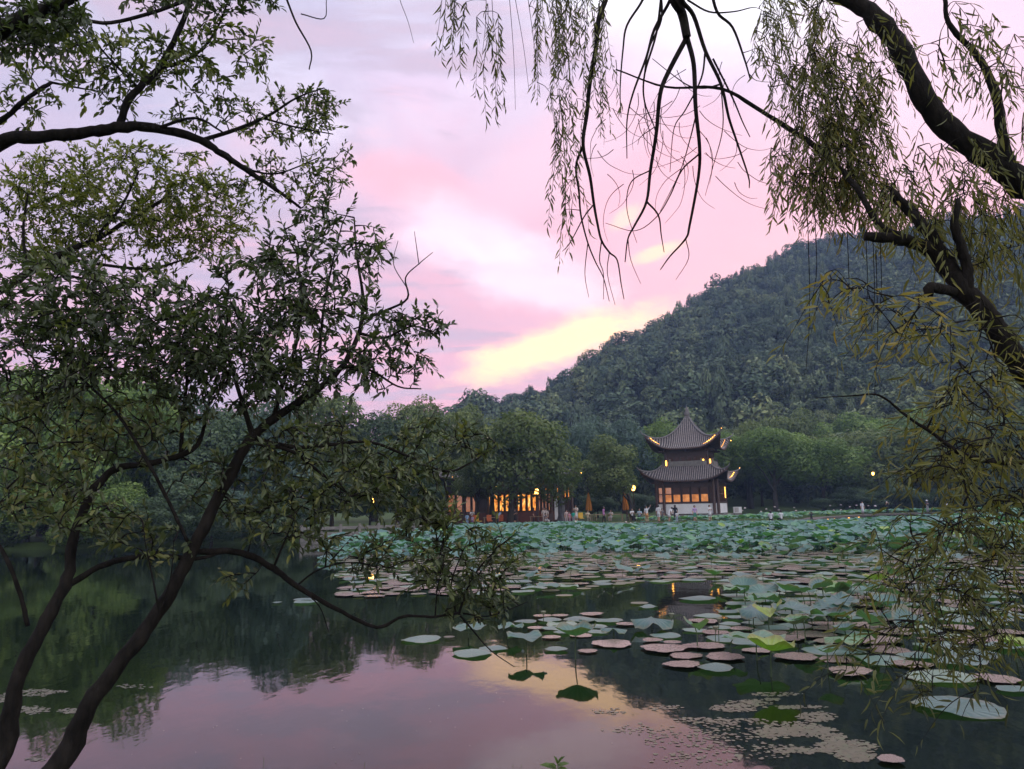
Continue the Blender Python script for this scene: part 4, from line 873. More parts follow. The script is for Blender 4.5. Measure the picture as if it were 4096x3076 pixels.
def raised(base, top, rad, v, rq, rz, tilt, label, group):
    root = tag(empty('lotus_leaf', (base[0], base[1], 0)), label, 'lotus leaf', group)
    o = obj('blade', blade_me(v, rq), None, root); off = np.array(top) - np.array([base[0], base[1], 0]); o.location = [float(q) for q in off]; o.scale = (rad, rad, rad); o.rotation_euler = (tilt[0], tilt[1], rz)
    zc = float(BLADES[v][0][0, 2]) * rad
    p = spline([[0, 0, -.3], off * np.array([.25, .25, .45]) + np.array([gl.normal(0, .02), gl.normal(0, .02), 0]), off + np.array([0, 0, zc - .004])], 4); MB().tube(p, np.linspace(.010, .007, len(p)), 5).build('stem', STEM, root, True)
    return root
PADM = {}
def pad_me(k, v):
    if (k, v) not in PADM:
        g = np.random.default_rng(900 + v); ph = g.uniform(0, 6, 4); kk = g.integers(2, 5)
        if k == 'T': V, a, b = disc([.3, .65, .93, 1.0], 30, lambda r, q: .006 * r + np.clip(r - .9, 0, 1) * .9 * np.clip(np.sin(kk * q + ph[0]), -.1, 1) * (.3 + .7 * (v % 3 == 0)) + .02 * r * np.sin(3 * q + ph[3]), lambda q: .06 * np.sin(3 * q + ph[1]) + .03 * np.sin(8 * q + ph[3]) + .02 * np.sin(17 * q + ph[2]))
        else: V, a, b = disc([.3, .65, .9, 1.0], 38, lambda r, q: .004 * np.sin(7 * q + ph[0]) * r, lambda q: .07 * np.sin(3 * q + ph[3]) + .05 * np.sin(7 * q + ph[1]) + .05 * np.sin(19 * q + ph[2]))
        me = mesh('lotus_pad', V, [a, b], (v % 4) / 3.0, True); me.materials.append(PADT if k == 'T' else PADP); PADM[k, v] = me
    return PADM[k, v]
PADS = []   # (x, y, r, kind, z)
z4 = lambda x, y: (1000 + x * .648, 2000 + y * .648); z5 = lambda x, y: (2300 + x * .812, 2000 + y * .812)
LAB = {}
def addpad(px, py, w, k, label=None):
    p = G(px, py, .02); d = proj(p)[2][0]; PADS.append([p[0], p[1], w / 2 / F_PX * d, k, label])
for x, y, w, k, l in [(695, 827, 190, 'T', 'pale teal lotus pad lying alone in front of the rosy pads'), (530, 808, 175, 'P', 'rosy lotus pad touching the lone pale teal pad'), (545, 763, 170, 'P', None), (735, 770, 190, 'P', None), (185, 707, 200, 'P', 'rosy lotus pad at the left of the rosy cluster'), (440, 730, 230, 'P', None), (450, 667, 150, 'T', None), (480, 703, 90, 'P', None), (60, 588, 110, 'T', None), (165, 593, 140, 'T', None), (100, 625, 120, 'T', None), (605, 488, 170, 'T', 'teal lotus pad over the mirrored pavilion roof'), (360, 525, 110, 'T', None), (318, 508, 90, 'T', None), (820, 510, 150, 'T', None), (975, 632, 160, 'T', None), (640, 718, 190, 'P', None), (690, 652, 130, 'P', None), (1070, 552, 150, 'T', None), (1050, 680, 180, 'P', None), (1090, 772, 200, 'P', None), (1270, 742, 280, 'T', None), (1290, 778, 180, 'P', None), (1240, 692, 130, 'P', None), (1355, 845, 210, 'P', 'rosy lotus pad on dark water left of the willow tips'), (1500, 785, 250, 'T', None), (1800, 868, 300, 'T', 'large pale lotus pad behind the nearest one, under willow tips'), (1895, 1015, 390, 'T', 'largest and nearest teal lotus pad at the lower right'), (2080, 880, 220, 'P', None), (2150, 930, 150, 'T', 'teal lotus pad at the right edge beside the nearest pad'), (1555, 1275, 130, 'P', 'small rosy pad at the bottom edge over the orange reflection'), (1660, 805, 180, 'P', None), (1960, 760, 250, 'T', None), (2040, 680, 220, 'P', None), (1700, 575, 130, 'T', None), (1430, 563, 100, 'T', None), (1560, 640, 220, 'P', None), (1480, 690, 260, 'P', None), (1780, 720, 240, 'T', None), (1620, 540, 200, 'P', None), (1880, 590, 160, 'T', None), (2060, 590, 200, 'T', None), (1230, 605, 150, 'P', None), (1450, 615, 180, 'P', None), (900, 590, 120, 'T', None), (250, 610, 100, 'P', None), (820, 635, 120, 'P', None), (380, 690, 110, 'P', None)]:
    addpad(*z5(x, y), w * .812, k, l)
for x, y, w, k, l in [(1062, 858, 250, 'T', 'lone teal lotus pad on open water left of the raised leaves'), (345, 610, 140, 'T', 'upper pad of the pair floating apart at the left'), (345, 628, 175, 'T', 'lower pad of the pair floating apart at the left'), (167, 633, 62, 'T', 'tiny folded pad left of the floating pair'), (1370, 945, 260, 'T', 'big teal pad below the drooping branch tip'), (1500, 912, 170, 'T', None), (1890, 920, 155, 'T', 'teal pad between the two raised mirrored leaves'), (1930, 767, 220, 'T', None), (2035, 738, 210, 'T', None), (2120, 785, 130, 'T', None), (1700, 750, 160, 'T', None), (1860, 845, 120, 'P', None), (2085, 930, 130, 'P', 'small rosy pad right of the raised mirrored leaf'), (2150, 877, 80, 'P', None), (1940, 587, 110, 'T', None), (690, 553, 140, 'T', None), (760, 569, 130, 'P', None), (770, 591, 130, 'P', None), (1040, 580, 100, 'T', None), (700, 505, 180, 'T', None), (580, 553, 60, 'T', None), (670, 594, 70, 'T', None), (890, 578, 120, 'P', None), (1230, 848, 70, 'T', None)]:
    addpad(*z4(x, y), w * .648, k, l)
gp = np.random.default_rng(77)
def inpoly(px, py, poly):
    c = np.zeros(len(px), bool); n = len(poly)
    for i in range(n):
        (x1, y1), (x2, y2) = poly[i], poly[(i + 1) % n]; cond = ((y1 > py) != (y2 > py)) & (px < (x2 - x1) * (py - y1) / (y2 - y1 + 1e-9) + x1); c ^= cond
    return c
def ground_pts(pxy): return np.array([G(*q, .02) for q in pxy])
def scatter(poly, tries, kindp, r0, r1, gap=.82):
    n0 = len(PADS); pg = [tuple(G(*q, 0)[:2]) for q in poly]; A = np.array(pg); lo, hi = A.min(0), A.max(0)
    X = gp.uniform(lo[0], hi[0], tries); Y = gp.uniform(lo[1], hi[1], tries); ok = inpoly(X, Y, pg); X, Y = X[ok], Y[ok]
    E = np.array([p[:3] for p in PADS]).reshape(-1, 3)
    L_ = [tuple(e) for e in E]
    arr = np.zeros((len(E) + len(X), 3)); arr[:len(E)] = E; n = len(E)
    for x, y in zip(X, Y):
        r = gp.uniform(r0, r1)
        if n and np.any(np.hypot(arr[:n, 0] - x, arr[:n, 1] - y) < (arr[:n, 2] + r) * gap): continue
        arr[n] = (x, y, r); n += 1; PADS.append([x, y, r, 'P' if gp.random() < kindp else 'T', None])
scatter([(1360, 2225), (2100, 2200), (2850, 2215), (2850, 2325), (2560, 2330), (2300, 2362), (1900, 2385), (1370, 2382)], 3000, .33, .18, .40, .80)
scatter([(2850, 2215), (4090, 2190), (4090, 2480), (3400, 2470), (2980, 2430), (2880, 2330)], 2600, .38, .18, .42, .80)
scatter([(2950, 2440), (4090, 2470), (4090, 2640), (3600, 2690), (3250, 2620), (2750, 2590), (2760, 2480)], 700, .45, .18, .36, .85)
scatter([(2080, 2470), (2380, 2450), (2450, 2540), (2200, 2560)], 120, .5, .15, .3, .95)
PADS.sort(key=lambda p: -p[2] / p[1])
ZN = [(1700, 'below the stone quay'), (2050, 'left of the camphor reflection'), (2300, 'in front of the teahouse'), (2620, 'in front of the parasols'), (2930, 'in front of the pavilion'), (3260, 'in front of the seated pair'), (3620, 'left of the willow leaves'), (9999, 'behind the willow leaves')]
def zone(px): return next(n for lim, n in ZN if px < lim)
PT = ['teal lotus pad floating in the crowded band of pads', 'rosy brown lotus pad floating in the crowded band of pads']
def padlab(x, y, r, k):
    a, b, _ = proj(np.array([x, y, .02])); row = 'near the open water' if b[0] > 2480 else 'midway in the pads' if b[0] > 2330 else 'close to the tall bed'
    return ('%s %s lotus pad %s, %s' % ('small' if r < .26 else 'large' if r > .36 else 'middling', 'rosy' if k == 'P' else 'teal', row, zone(a[0])))
far = MB(); far2 = MB(); usedk = 0
for i, (x, y, r, k, l) in enumerate(PADS):
    v = int(gp.integers(0, 8)); rz = gp.uniform(0, 6.28); z = .012 + .012 * gp.random() + (i % 5) * .003
    if l or usedk < 280:
        o = tag(obj('lotus_pad', pad_me(k, v)), l or padlab(x, y, r, k), 'lotus pad', 'floating lotus pads'); o.location = (x, y, z); o.rotation_euler = (gp.normal(0, .012), gp.normal(0, .012), rz); o.scale = (r * gp.uniform(.86, 1.08), r * gp.uniform(.86, 1.08), min(r, .5)); usedk += 1
    else:
        me = pad_me(k, v); V, a, b = disc([.6, 1.0], 14, lambda r_, q: .01 * r_, lambda q: .05 * np.sin(6 * q))
        (far if k == 'T' else far2).add(V * np.array([r, r, r]) + np.array([x, y, z]), [a, b], gp.random())
if far.n: tag(far.build('lotus_pads', PADT, None, True), 'far teal lotus pads crowding the middle of the pond', kind='stuff')
if far2.n: tag(far2.build('rosy_lotus_pads', PADP, None, True), 'far rosy lotus pads crowding the middle of the pond', kind='stuff')

# raised leaves placed from the photograph: (px, py of blade, width, waterline py, shape, hue 0-8, tilt, label)
RG = 'lotus leaves raised on stems in the open water'
for px, py, w, by, v, h, tl, l in [
    (*z4(1705, 848), 150, 2000 + 955 * .648, 7, 2, (.25, 0), 'wavy blue-green lotus leaf raised over its own dark reflection'), (*z4(2012, 838), 160, 2000 + 985 * .648, 2, 3, (.1, .05), 'wavy lotus leaf on a crooked stem right of the blue-green one'),
    (*z4(1355, 790), 135, 2000 + 850 * .648, 4, 3, (.15, .1), 'blue-green raised leaf nearest the drooping branch tip'), (*z4(1600, 782), 110, 2000 + 850 * .648, 1, 3, (.15, 0), 'small wavy raised leaf behind the mirrored leaves'),
    (*z5(965, 742), 180, 2000 + 872 * .812, 2, 8, (.45, 0), 'bright yellow-green cupped lotus leaf on a straight stem'), (*z5(960, 556), 110, 2000 + 650 * .812, 5, 8, (.7, .2), 'bright yellow-green folded leaf standing upright behind'), (*z5(592, 628), 95, 2000 + 725 * .812, 5, 5, (.3, .5), 'half-folded pale green leaf on a long stem at the left of the group'),
    (*z5(1085, 612), 110, 2000 + 690 * .812, 0, 6, (.3, .1), 'cupped green lotus leaf behind the wide wavy leaf'), (*z5(900, 680), 210, 2000 + 790 * .812, 4, 5, (.1, .05), 'wide wavy lotus leaf just behind the yellow-green one'), (*z5(1242, 752), 95, 2000 + 850 * .812, 6, 4, (.2, 0), 'small dark cupped leaf right of the yellow-green one'),
    (*z5(1390, 655), 140, 2000 + 735 * .812, 3, 6, (.3, .4), 'drooping green leaf with a bent edge in front of the willow'), (*z5(1250, 565), 210, 2000 + 640 * .812, 4, 3, (.1, 0), 'wide flat blue-green raised leaf, middle right'), (*z5(825, 380), 95, 2000 + 440 * .812, 3, 2, (.1, .2), 'blue drooping leaf beside the dark water gap'),
    (*z5(1010, 415), 130, 2000 + 480 * .812, 3, 2, (.2, 0), 'dark blue-green drooping leaf, centre of the right group'), (*z5(1310, 445), 95, 2000 + 510 * .812, 5, 7, (.4, .3), 'pale green curled leaf in the right group'), (*z5(1490, 398), 100, 2000 + 470 * .812, 0, 8, (.4, 0), 'bright green cupped leaf at the right of the group'),
    (*z5(1220, 410), 110, 2000 + 480 * .812, 2, 6, (.2, 0), 'green cupped leaf in the middle of the right group'), (*z5(940, 455), 90, 2000 + 510 * .812, 3, 3, (.1, .3), 'small drooping leaf over a teal pad'), (*z5(690, 368), 80, 2000 + 420 * .812, 0, 5, (.2, 0), 'small green leaf at the edge of the dark gap'),
    (*z5(380, 585), 160, 2000 + 640 * .812, 3, 1, (.05, 0), 'collapsed blue-grey leaf left of the seed pods'), (*z5(190, 632), 100, 2000 + 680 * .812, 3, 2, (.3, .3), 'dark curled leaf at the left of the rosy pads'), (*z5(2170, 720), 120, 2000 + 800 * .812, 0, 8, (.4, 0), 'bright green leaf at the right edge of the picture'),
    (*z5(330, 328), 70, 2000 + 360 * .812, 3, 1, (.1, .5), 'blue upright leaf standing alone before the lotus bed'), (*z5(110, 292), 70, 2000 + 330 * .812, 2, 2, (.1, 0), 'blue-green leaf at the front edge of the bed, left'), (*z5(215, 292), 65, 2000 + 325 * .812, 6, 2, (.1, 0), 'second blue-green leaf at the front edge of the bed'),
    (*z4(1985, 430), 100, 2000 + 500 * .648, 1, 3, (.15, 0), 'pale raised leaf at the left front of the bed'), (*z4(1840, 530), 100, 2000 + 560 * .648, 4, 3, (.1, .1), 'raised leaf with one curled edge above rosy pads'), (*z4(1750, 380), 85, 2000 + 430 * .648, 1, 2, (.1, 0), 'blue-grey raised leaf behind the willow twig'),
    (*z5(1560, 500), 90, 2000 + 545 * .812, 3, 2, (.2, .3), 'blue drooping leaf at the left rim of the willow'), (*z5(800, 440), 110, 2000 + 480 * .812, 1, 6, (.2, 0), 'green leaf spreading over a teal pad, left of the dark leaf'), (*z5(780, 680), 90, 2000 + 760 * .812, 7, 5, (.2, .1), 'dark wavy leaf left of the wide wavy leaf'),
    (*z5(1330, 500), 120, 2000 + 560 * .812, 4, 2, (.1, 0), 'flat blue leaf behind the wide blue-green one')]:
    b = G(px, by, 0); d = proj(b)[2][0]; top = W(px, py, d); raised(b, top, w / 2 / F_PX * d * 1.04, v, h, gp.uniform(0, 6.28), (tl[0] * .35 - .05, tl[1] * .6), l, RG)
def leaflab(px, v, rn): return '%s %s lotus leaf at the front of the bed %s' % (['cupped', 'wavy', 'cupped', 'drooping', 'flat', 'folded', 'hollow', 'wavy'][v], 'yellow-green' if rn > .9 else 'green' if rn > .5 else 'blue-green' if rn > .25 else 'dusky', zone(px))
for _ in range(84):
    px, by = gp.uniform(1900, 4000), gp.uniform(2235, 2370)
    if px < 2850 and by > 2330: continue
    if px > 2900: by = gp.uniform(2235, 2460)
    if _ > 54: px, by = gp.uniform(2870, 3750), gp.uniform(2380, 2640)
    b = G(px, by, 0); v = int(gp.choice([0, 1, 3, 3, 4, 7, 5, 2])); rn = float(np.clip(gp.normal(.3, .25), 0, .95)); raised(b, b + np.array([gp.normal(0, .05), gp.normal(0, .05), gp.uniform(.14, .42)]), gp.uniform(.17, .31), v, int(rn * 8), gp.uniform(0, 6.28), (gp.normal(.05, .15), gp.normal(0, .2)), leaflab(px, v, rn).replace('at the front of the bed', 'standing among pads'), 'raised leaves among the pads')
# the lotus bed
pts = []
X = gp.uniform(-22, 72, 48000); Y = gp.uniform(26, 98, 48000)
pxs, pys, ds = proj(np.stack([X, Y, 0 * X], 1))
front = np.interp(pxs, [1200, 1400, 1900, 2400, 2900, 3300, 4096, 4400], [2225, 2235, 2215, 2205, 2215, 2210, 2220, 2220]) + gp.normal(0, 14, len(X))
ok = (pys < front) & (Y < shore(X) - .5) & (pxs > 1290) & (pxs < 4300) & ~((pxs < 1790) & (Y > np.interp(pxs, [1290, 1790], [40, 52])))
w2 = np.array([q[:2] for q in wp])
dw = np.full(len(X), 99.)
for a, b in zip(w2[:-1], w2[1:]):
    ab = b - a; tt = np.clip(((np.stack([X, Y], 1) - a) @ ab) / (ab @ ab), 0, 1); q = a + tt[:, None] * ab; nrm = np.array([-ab[1], ab[0]]) / np.linalg.norm(ab); mid = q + nrm * .8; dw = np.minimum(dw, np.hypot(X - mid[:, 0], Y - mid[:, 1]))
ok &= dw > 1.25
X, Y, dw, pxs, pys, front = X[ok], Y[ok], dw[ok], pxs[ok], pys[ok], front[ok]
u = np.clip((front - pys) / 90, 0, 1); H = .10 + .80 * u ** .8 + gp.normal(0, .11, len(X)); H = np.clip(H, .06, 1.3)
back = Y > np.interp(X, w2[:, 0], w2[:, 1])
cap = 2 - np.interp(pxs, [2300, 2500, 3500, 3800], [.0172, .0222, .0222, .0180]) * Y + gp.normal(0, .05, len(X)); H = np.where(~back, np.minimum(H, np.maximum(cap - .24, .12)), np.minimum(H, .86))
order = np.argsort(Y); cnt = 0; far = MB(); fst = MB()
for i in order:
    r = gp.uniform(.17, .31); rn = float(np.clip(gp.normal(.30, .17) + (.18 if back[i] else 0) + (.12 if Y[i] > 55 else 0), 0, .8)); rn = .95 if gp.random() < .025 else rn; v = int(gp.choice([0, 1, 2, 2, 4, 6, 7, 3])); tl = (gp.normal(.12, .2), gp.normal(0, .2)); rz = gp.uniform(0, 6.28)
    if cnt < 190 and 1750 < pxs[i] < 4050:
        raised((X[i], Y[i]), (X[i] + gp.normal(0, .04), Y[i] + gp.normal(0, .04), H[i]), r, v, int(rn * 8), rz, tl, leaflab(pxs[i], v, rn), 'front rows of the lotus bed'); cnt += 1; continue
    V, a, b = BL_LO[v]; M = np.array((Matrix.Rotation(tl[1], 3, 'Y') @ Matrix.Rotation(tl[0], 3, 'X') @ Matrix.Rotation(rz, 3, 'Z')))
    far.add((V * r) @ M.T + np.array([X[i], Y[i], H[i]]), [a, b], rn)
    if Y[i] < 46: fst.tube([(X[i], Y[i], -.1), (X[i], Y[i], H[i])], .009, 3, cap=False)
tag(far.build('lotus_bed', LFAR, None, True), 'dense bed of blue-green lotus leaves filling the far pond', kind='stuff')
if fst.n: tag(fst.build('lotus_bed_stems', STEM), 'thin stems under the dense lotus bed', kind='stuff')
# blossoms and seed pods
PETAL = simple('blossom_petal', (.80, .66, .68), (.82, .76, .76), .6, 5, .3)
m = MB(); 
for ring, (n, tilt, ln) in enumerate([(6, .35, 1.0), (7, .75, 1.0), (8, 1.15, .95)]):
    for q in range(n):
        a = 2 * math.pi * (q + ring * .4) / n; d = np.array([math.cos(a) * math.sin(tilt), math.sin(a) * math.sin(tilt), math.cos(tilt)]); o_ = np.array([math.cos(a), math.sin(a), -.2])
        V, Fq = leaves(LEAF_T * np.array([1, 1, -1.5]), np.array([[0, 0, 0.]]), d[None], o_[None], np.array([ln]), np.array([.55])); m.add(V, Fq)
FLO = m.mesh('petals', True); FLO.materials.append(PETAL)
def blossom(px, py, d, label, s=.13):
    c = W(px, py, d); root = tag(empty('lotus_blossom', (c[0], c[1], 0)), label, 'lotus blossom', 'pale lotus blossoms'); o = obj('petals', FLO, None, root); o.location = (0, 0, float(c[2]) - s * .4); o.scale = (s, s, s); o.rotation_euler = (gp.normal(0, .2), gp.normal(0, .2), gp.uniform(0, 6))
    MB().tube([(0, 0, -.2), (.02, 0, c[2] * .5), (0, 0, c[2] - s * .4)], .01, 4).build('stem', STEM, root)
for q, (x, y) in enumerate([(95, 575), (38, 613), (60, 606), (365, 588), (295, 620), (740, 608), (715, 570), (1170, 545), (1215, 603), (1310, 598), (1505, 540), (1655, 546), (1740, 549), (1305, 535), (850, 610), (1420, 560), (520, 600), (470, 560)]):
    blossom(2950 + x * .3165, 1850 + y * .3165, 80 + (q % 4) * 2, 'pale lotus blossom rising above the leaves behind the right walkway', .17)
for x, y in ((240, 628), (325, 588), (960, 592), (1085, 545), (1020, 608)): blossom(2200 + x * .3165, 1900 + y * .3165, 61, 'white lotus bud among the leaves in front of the terrace', .12)
blossom(2950 + 2030 * .3165, 1850 + 838 * .3165, 58, 'white lotus blossom low in the bed near the willow leaves', .14)
POD = simple('seed_pod', (.20, .21, .15), (.12, .13, .09), .8)
for (px, py, by), l in [((*z5(708, 586), 2000 + 700 * .812), 'grey lotus seed pod on the taller of two close stems'), ((*z5(692, 626), 2000 + 705 * .812), 'grey lotus seed pod on the shorter of two close stems'), ((*z5(475, 562), 2000 + 640 * .812), 'lotus seed pod over the collapsed leaf'), ((*z4(1812, 690), 2000 + 770 * .648), 'lone lotus seed pod behind the blue-green raised leaf'), ((*z5(1345, 575), 2000 + 640 * .812), 'brown lotus seed pod over the wide flat leaf')]:
    b = G(px, by, 0); d = proj(b)[2][0]; c = W(px, py, d); root = tag(empty('lotus_seed_pod', (b[0], b[1], 0)), l, 'seed pod', 'lotus seed pods'); o = c - np.array([b[0], b[1], 0])
    MB().lathe([(.008, -.06), (.02, -.04), (.045, .0), (.048, .012), (.001, .018)], 10, o).build('pod', POD, root, True); MB().tube([(0, 0, -.2), o * np.array([.4, .4, .5]), o + np.array([0, 0, -.05])], .006, 5).build('stem', STEM, root)
# floating weed rafts
wm_ = MB(); gw = np.random.default_rng(3)
RAFT = [(*z5(850, 998), 120, 14, 1.0), (*z5(780, 1025), 130, 14, 1.0), (*z5(960, 980), 50, 7, 1.0), (*z5(985, 955), 150, 9, .5), (*z5(1090, 1018), 150, 8, .9), (*z5(1190, 1065), 95, 20, 1), (*z5(1060, 1125), 170, 30, .5), (*z5(1150, 1135), 140, 22, 1), (*z5(1270, 1168), 60, 18, 1), (*z5(1330, 1215), 160, 28, 1), (*z5(1380, 1255), 100, 26, 1), (*z5(980, 1150), 90, 22, .8), (*z5(800, 1090), 190, 14, .3), (*z5(650, 1085), 160, 14, .4), (*z5(760, 1150), 240, 34, .14), (*z5(560, 1180), 240, 34, .09), (*z5(440, 1020), 90, 10, .4), (*z5(170, 1040), 90, 12, .25), (*z5(330, 1130), 200, 24, .1), (*z5(900, 1230), 280, 32, .12), (*z5(600, 1270), 260, 30, .08), (*z5(1120, 1230), 140, 14, .6),
        (190 * .768, 1800 + 1262 * .768, 110, 14, .9), (300 * .768, 1800 + 1256 * .768, 50, 5, .8), (170 * .768, 1800 + 1352 * .768, 80, 16, .9), (365 * .768, 1800 + 1356 * .768, 70, 10, .8), (700 * .768, 1800 + 1230 * .768, 110, 9, .35), (180 * .768, 1800 + 1610 * .768, 50, 6, .5), (20, 1800 + 1290 * .768, 50, 18, .8)]
for px, py, w, h, dn in RAFT:
    n = int(w * h * .085 * dn) + 8
    for _ in range(n):
        a, rr_ = gw.uniform(0, 6.28), math.sqrt(gw.random()) * (.62 + .45 * abs(math.sin(px + _ * .37))); p = G(px + math.cos(a) * w * .81 * rr_, py + math.sin(a) * h * .81 * 1.3 * rr_, .006)
        s = gw.uniform(.010, .027); aa = np.linspace(0, 6.28, 6, endpoint=False) + gw.uniform(0, 6); V = np.stack([p[0] + np.cos(aa) * s * gw.uniform(.7, 1.2, 6), p[1] + np.sin(aa) * s * gw.uniform(.7, 1.2, 6), .0015 + gw.uniform(0, .003) + 0 * aa], 1)
        wm_.add(V, [np.array([[0, 1, 2, 3], [0, 3, 4, 5]])], gw.random())
t = NT('floating_weed'); WEED = t.done(t.bsdf(t.ramp(t.attr(), [(0, (.07, .075, .045)), (.6, (.13, .12, .08)), (1, (.10, .13, .07))]), .3, .5))
tag(wm_.build('floating_weed', WEED), 'rafts of small floating weed leaves on the near water', kind='stuff')
bt = MB()
for _ in range(90):
    p = G(gw.uniform(100, 2500), gw.uniform(2420, 3060), .004); a = gw.uniform(0, 6); s = gw.uniform(.005, .014); d = np.array([math.cos(a), math.sin(a), 0]); e = np.array([-d[1], d[0], 0])
    bt.add([p - d * s, p - e * s * .4, p + d * s, p + e * s * .4], np.array([[0, 1, 2, 3]]), gw.random())
tag(bt.build('floating_petals', WEED), 'tiny fallen petals and leaf bits scattered on the water', kind='stuff')
# ------------------------------------------------------------------ foreground trees
FBARK = simple('dark_bark', (.020, .017, .015), (.004, .0036, .0036), .95, 26, .15, 1.0, (1, 1, .35))
gt = np.random.default_rng(5)
class Tree:
    def __init__(s, name, label, base, T, mats_leaf, wl):
        s.root = tag(empty(name, base), label, 'tree'); s.b = np.array(base, float); s.N = []; s.T = T; s.mat = mats_leaf; s.wl = wl
        s.thick = 1.0; s.tw = MB(); s.lv = []   # leaves: base, dir, normal, len, wid, rnd
    def limb(s, pts, part='branch', sides=9, n=6, attach=True, seg=1.0, world=None):
        "pts: (x, y on the 2212 scale, depth m, radius on the 2212 scale)"
        if world is None: P = np.array([S(x, y, d) for x, y, d, r in pts]); rr = np.array([r * K / F_PX * d for x, y, d, r in pts])
        else: P = np.array([q[:3] for q in world], float); rr = np.array([q[3] for q in world])
        Q, r = spline(P, n, rr * s.thick); L_ = len(Q); r = r * (1 + .10 * np.sin(np.arange(L_) * 1.3 + P[0, 0] * 9) * gt.uniform(.2, 1, L_)); Q = Q + gt.normal(0, 1, Q.shape) * (r * .10)[:, None]
        m = MB(); m.tube(Q - s.b, r, sides); m.build(part, FBARK, s.root, True)
        if attach: s.N.append(Q)
        return Q
    def thin(s, pts, n=5, r_end=None, attach=True):
        P = np.array([S(x, y, d) for x, y, d, r in pts]); rr = np.array([r * K / F_PX * d for x, y, d, r in pts]); Q, r = spline(P, n, rr)
        s.tw.tube(Q - s.b, r, 5, cap=False)
        if attach: s.N.append(Q)
        return Q
    def grow(s, A, rad=(.0045, .0018), sag=.0):
        "joins attractor points to the nearest wood, nearest first; returns (tip, dir, path)"
        nodes = np.concatenate(s.N); d0 = np.array([np.min(np.sum((nodes - a) ** 2, 1)) for a in A]); out = []
        buf = np.zeros((len(nodes) + len(A) * 4, 3)); n = len(nodes); buf[:n] = nodes
        for i in np.argsort(d0):
            a = A[i]; k = np.argmin(np.sum((buf[:n] - a) ** 2, 1)); st = buf[k].copy(); L_ = np.linalg.norm(a - st)
            if L_ < .02: st = st - np.array([0, 0, .04]); L_ = .05
            j = gt.normal(0, .10, 3) * L_; p = spline([st, st + (a - st) * .5 + j + np.array([0, 0, .08 * L_]), a], 3)
            r0 = rad[0] * (1 + min(L_, 1.2) * 1.6); s.tw.tube(p - s.b, np.linspace(r0, rad[1], len(p)), 4, cap=False)
            buf[n:n + 3] = p[[2, 4, -1]]; n += 3
            out.append((a, unit(a - p[-3]), p, i))
        s.N = [buf[:n]]; return out
    def leafy(s, tips, per, ln, spread=.9, hue=.5, hs=.18, up=.25):
        for a, d, p, i in tips:
            n = int(gt.integers(per[0], per[1])); hh = np.clip(hue + gt.normal(0, hs), 0, 1)
            tipn = a + d * gt.uniform(.04, .10)
            s.tw.tube(np.array([a, tipn]) - s.b, [.0018, .001], 3, cap=False)
            for q in range(n):
                u = q / max(n - 1, 1); b = (p[-3] * (1 - u * 2) + a * u * 2) if u < .5 else a + (tipn - a) * (u - .5) * 2
                sd = unit(gt.normal(size=3)); sd = unit(sd - d * np.dot(sd, d)); ang = spread * (1.15 - .75 * u)
                D = unit(d * math.cos(ang) + sd * math.sin(ang) + np.array([0, 0, up * gt.uniform(-.9, 1)]))
                nn = unit(np.array([0, 0, 1.0]) + gt.normal(0, .55, 3)); l_ = ln * gt.uniform(.65, 1.15)
                s.lv.append((b, D, nn, l_, l_ * s.wl * gt.uniform(.85, 1.15), np.clip(hh + gt.normal(0, .10), 0, 1)))
    def strands(s, tips, length, step, ln, droop, hue=.5, out=.3, hs=.15):
        for a, d, p, i in tips:
            L_ = gt.uniform(*length); k = max(3, int(L_ / step)); dr = droop if droop > .6 else gt.uniform(droop - .75, droop + .25); hh = np.clip(hue + gt.normal(0, hs), 0, 1); d2 = unit(np.array([d[0], d[1], 0]) + gt.normal(0, .5, 3) * np.array([1, 1, .2])) * out; w = gt.normal(0, .05, 3)
            u = np.linspace(0, 1, k); C = a + np.outer(u * L_, d2) + np.outer(-(u * L_) * np.clip(dr + u * .5, -.4, 1), [0, 0, 1]) + np.outer(np.sin(u * 4) * L_ * .3, w)
            s.tw.tube(C - s.b, np.linspace(.0024, .0009, k), 3, cap=False); T_ = unit(np.gradient(C, axis=0))
            for q in range(k):
                if gt.random() < .08: continue
                sd = unit(gt.normal(size=3)); sd = unit(sd - T_[q] * np.dot(sd, T_[q])); D = unit(T_[q] * .72 + sd * (.6 if droop > .6 else .8) + np.array([0, 0, -.22 if droop > .6 else -.08])); nn = unit(gt.normal(size=3) + np.array([0, 0, .7])); l_ = ln * gt.uniform(.6, 1.15)
                s.lv.append((C[q], D, nn, l_, l_ * s.wl * gt.uniform(.8, 1.2), np.clip(hh + gt.normal(0, .1), 0, 1)))
    def finish(s, n_single=300):
        tag(s.tw.build('twigs', FBARK, s.root), kind='stuff')
        B = np.array([q[0] for q in s.lv]); D = np.array([q[1] for q in s.lv]); Nn = np.array([q[2] for q in s.lv]); ln = np.array([q[3] for q in s.lv]); wd = np.array([q[4] for q in s.lv]); rn = np.array([q[5] for q in s.lv])
        px, py, dp = proj(B + D * ln[:, None] * .5); x2, y2, _ = proj(B + D * ln[:, None]); x1, y1, _ = proj(B)
        size = np.hypot(x2 - x1, y2 - y1) * (1 + 0 * ln); size[(px < 0) | (px > 4096) | (py < 0) | (py > 3076) | (dp < .3)] = 0
        sel = np.argsort(-size)[:n_single]; rest = np.ones(len(B), bool); rest[sel] = False
        D_, Y_, Z_ = leaf_frames(D, Nn); MS = {}
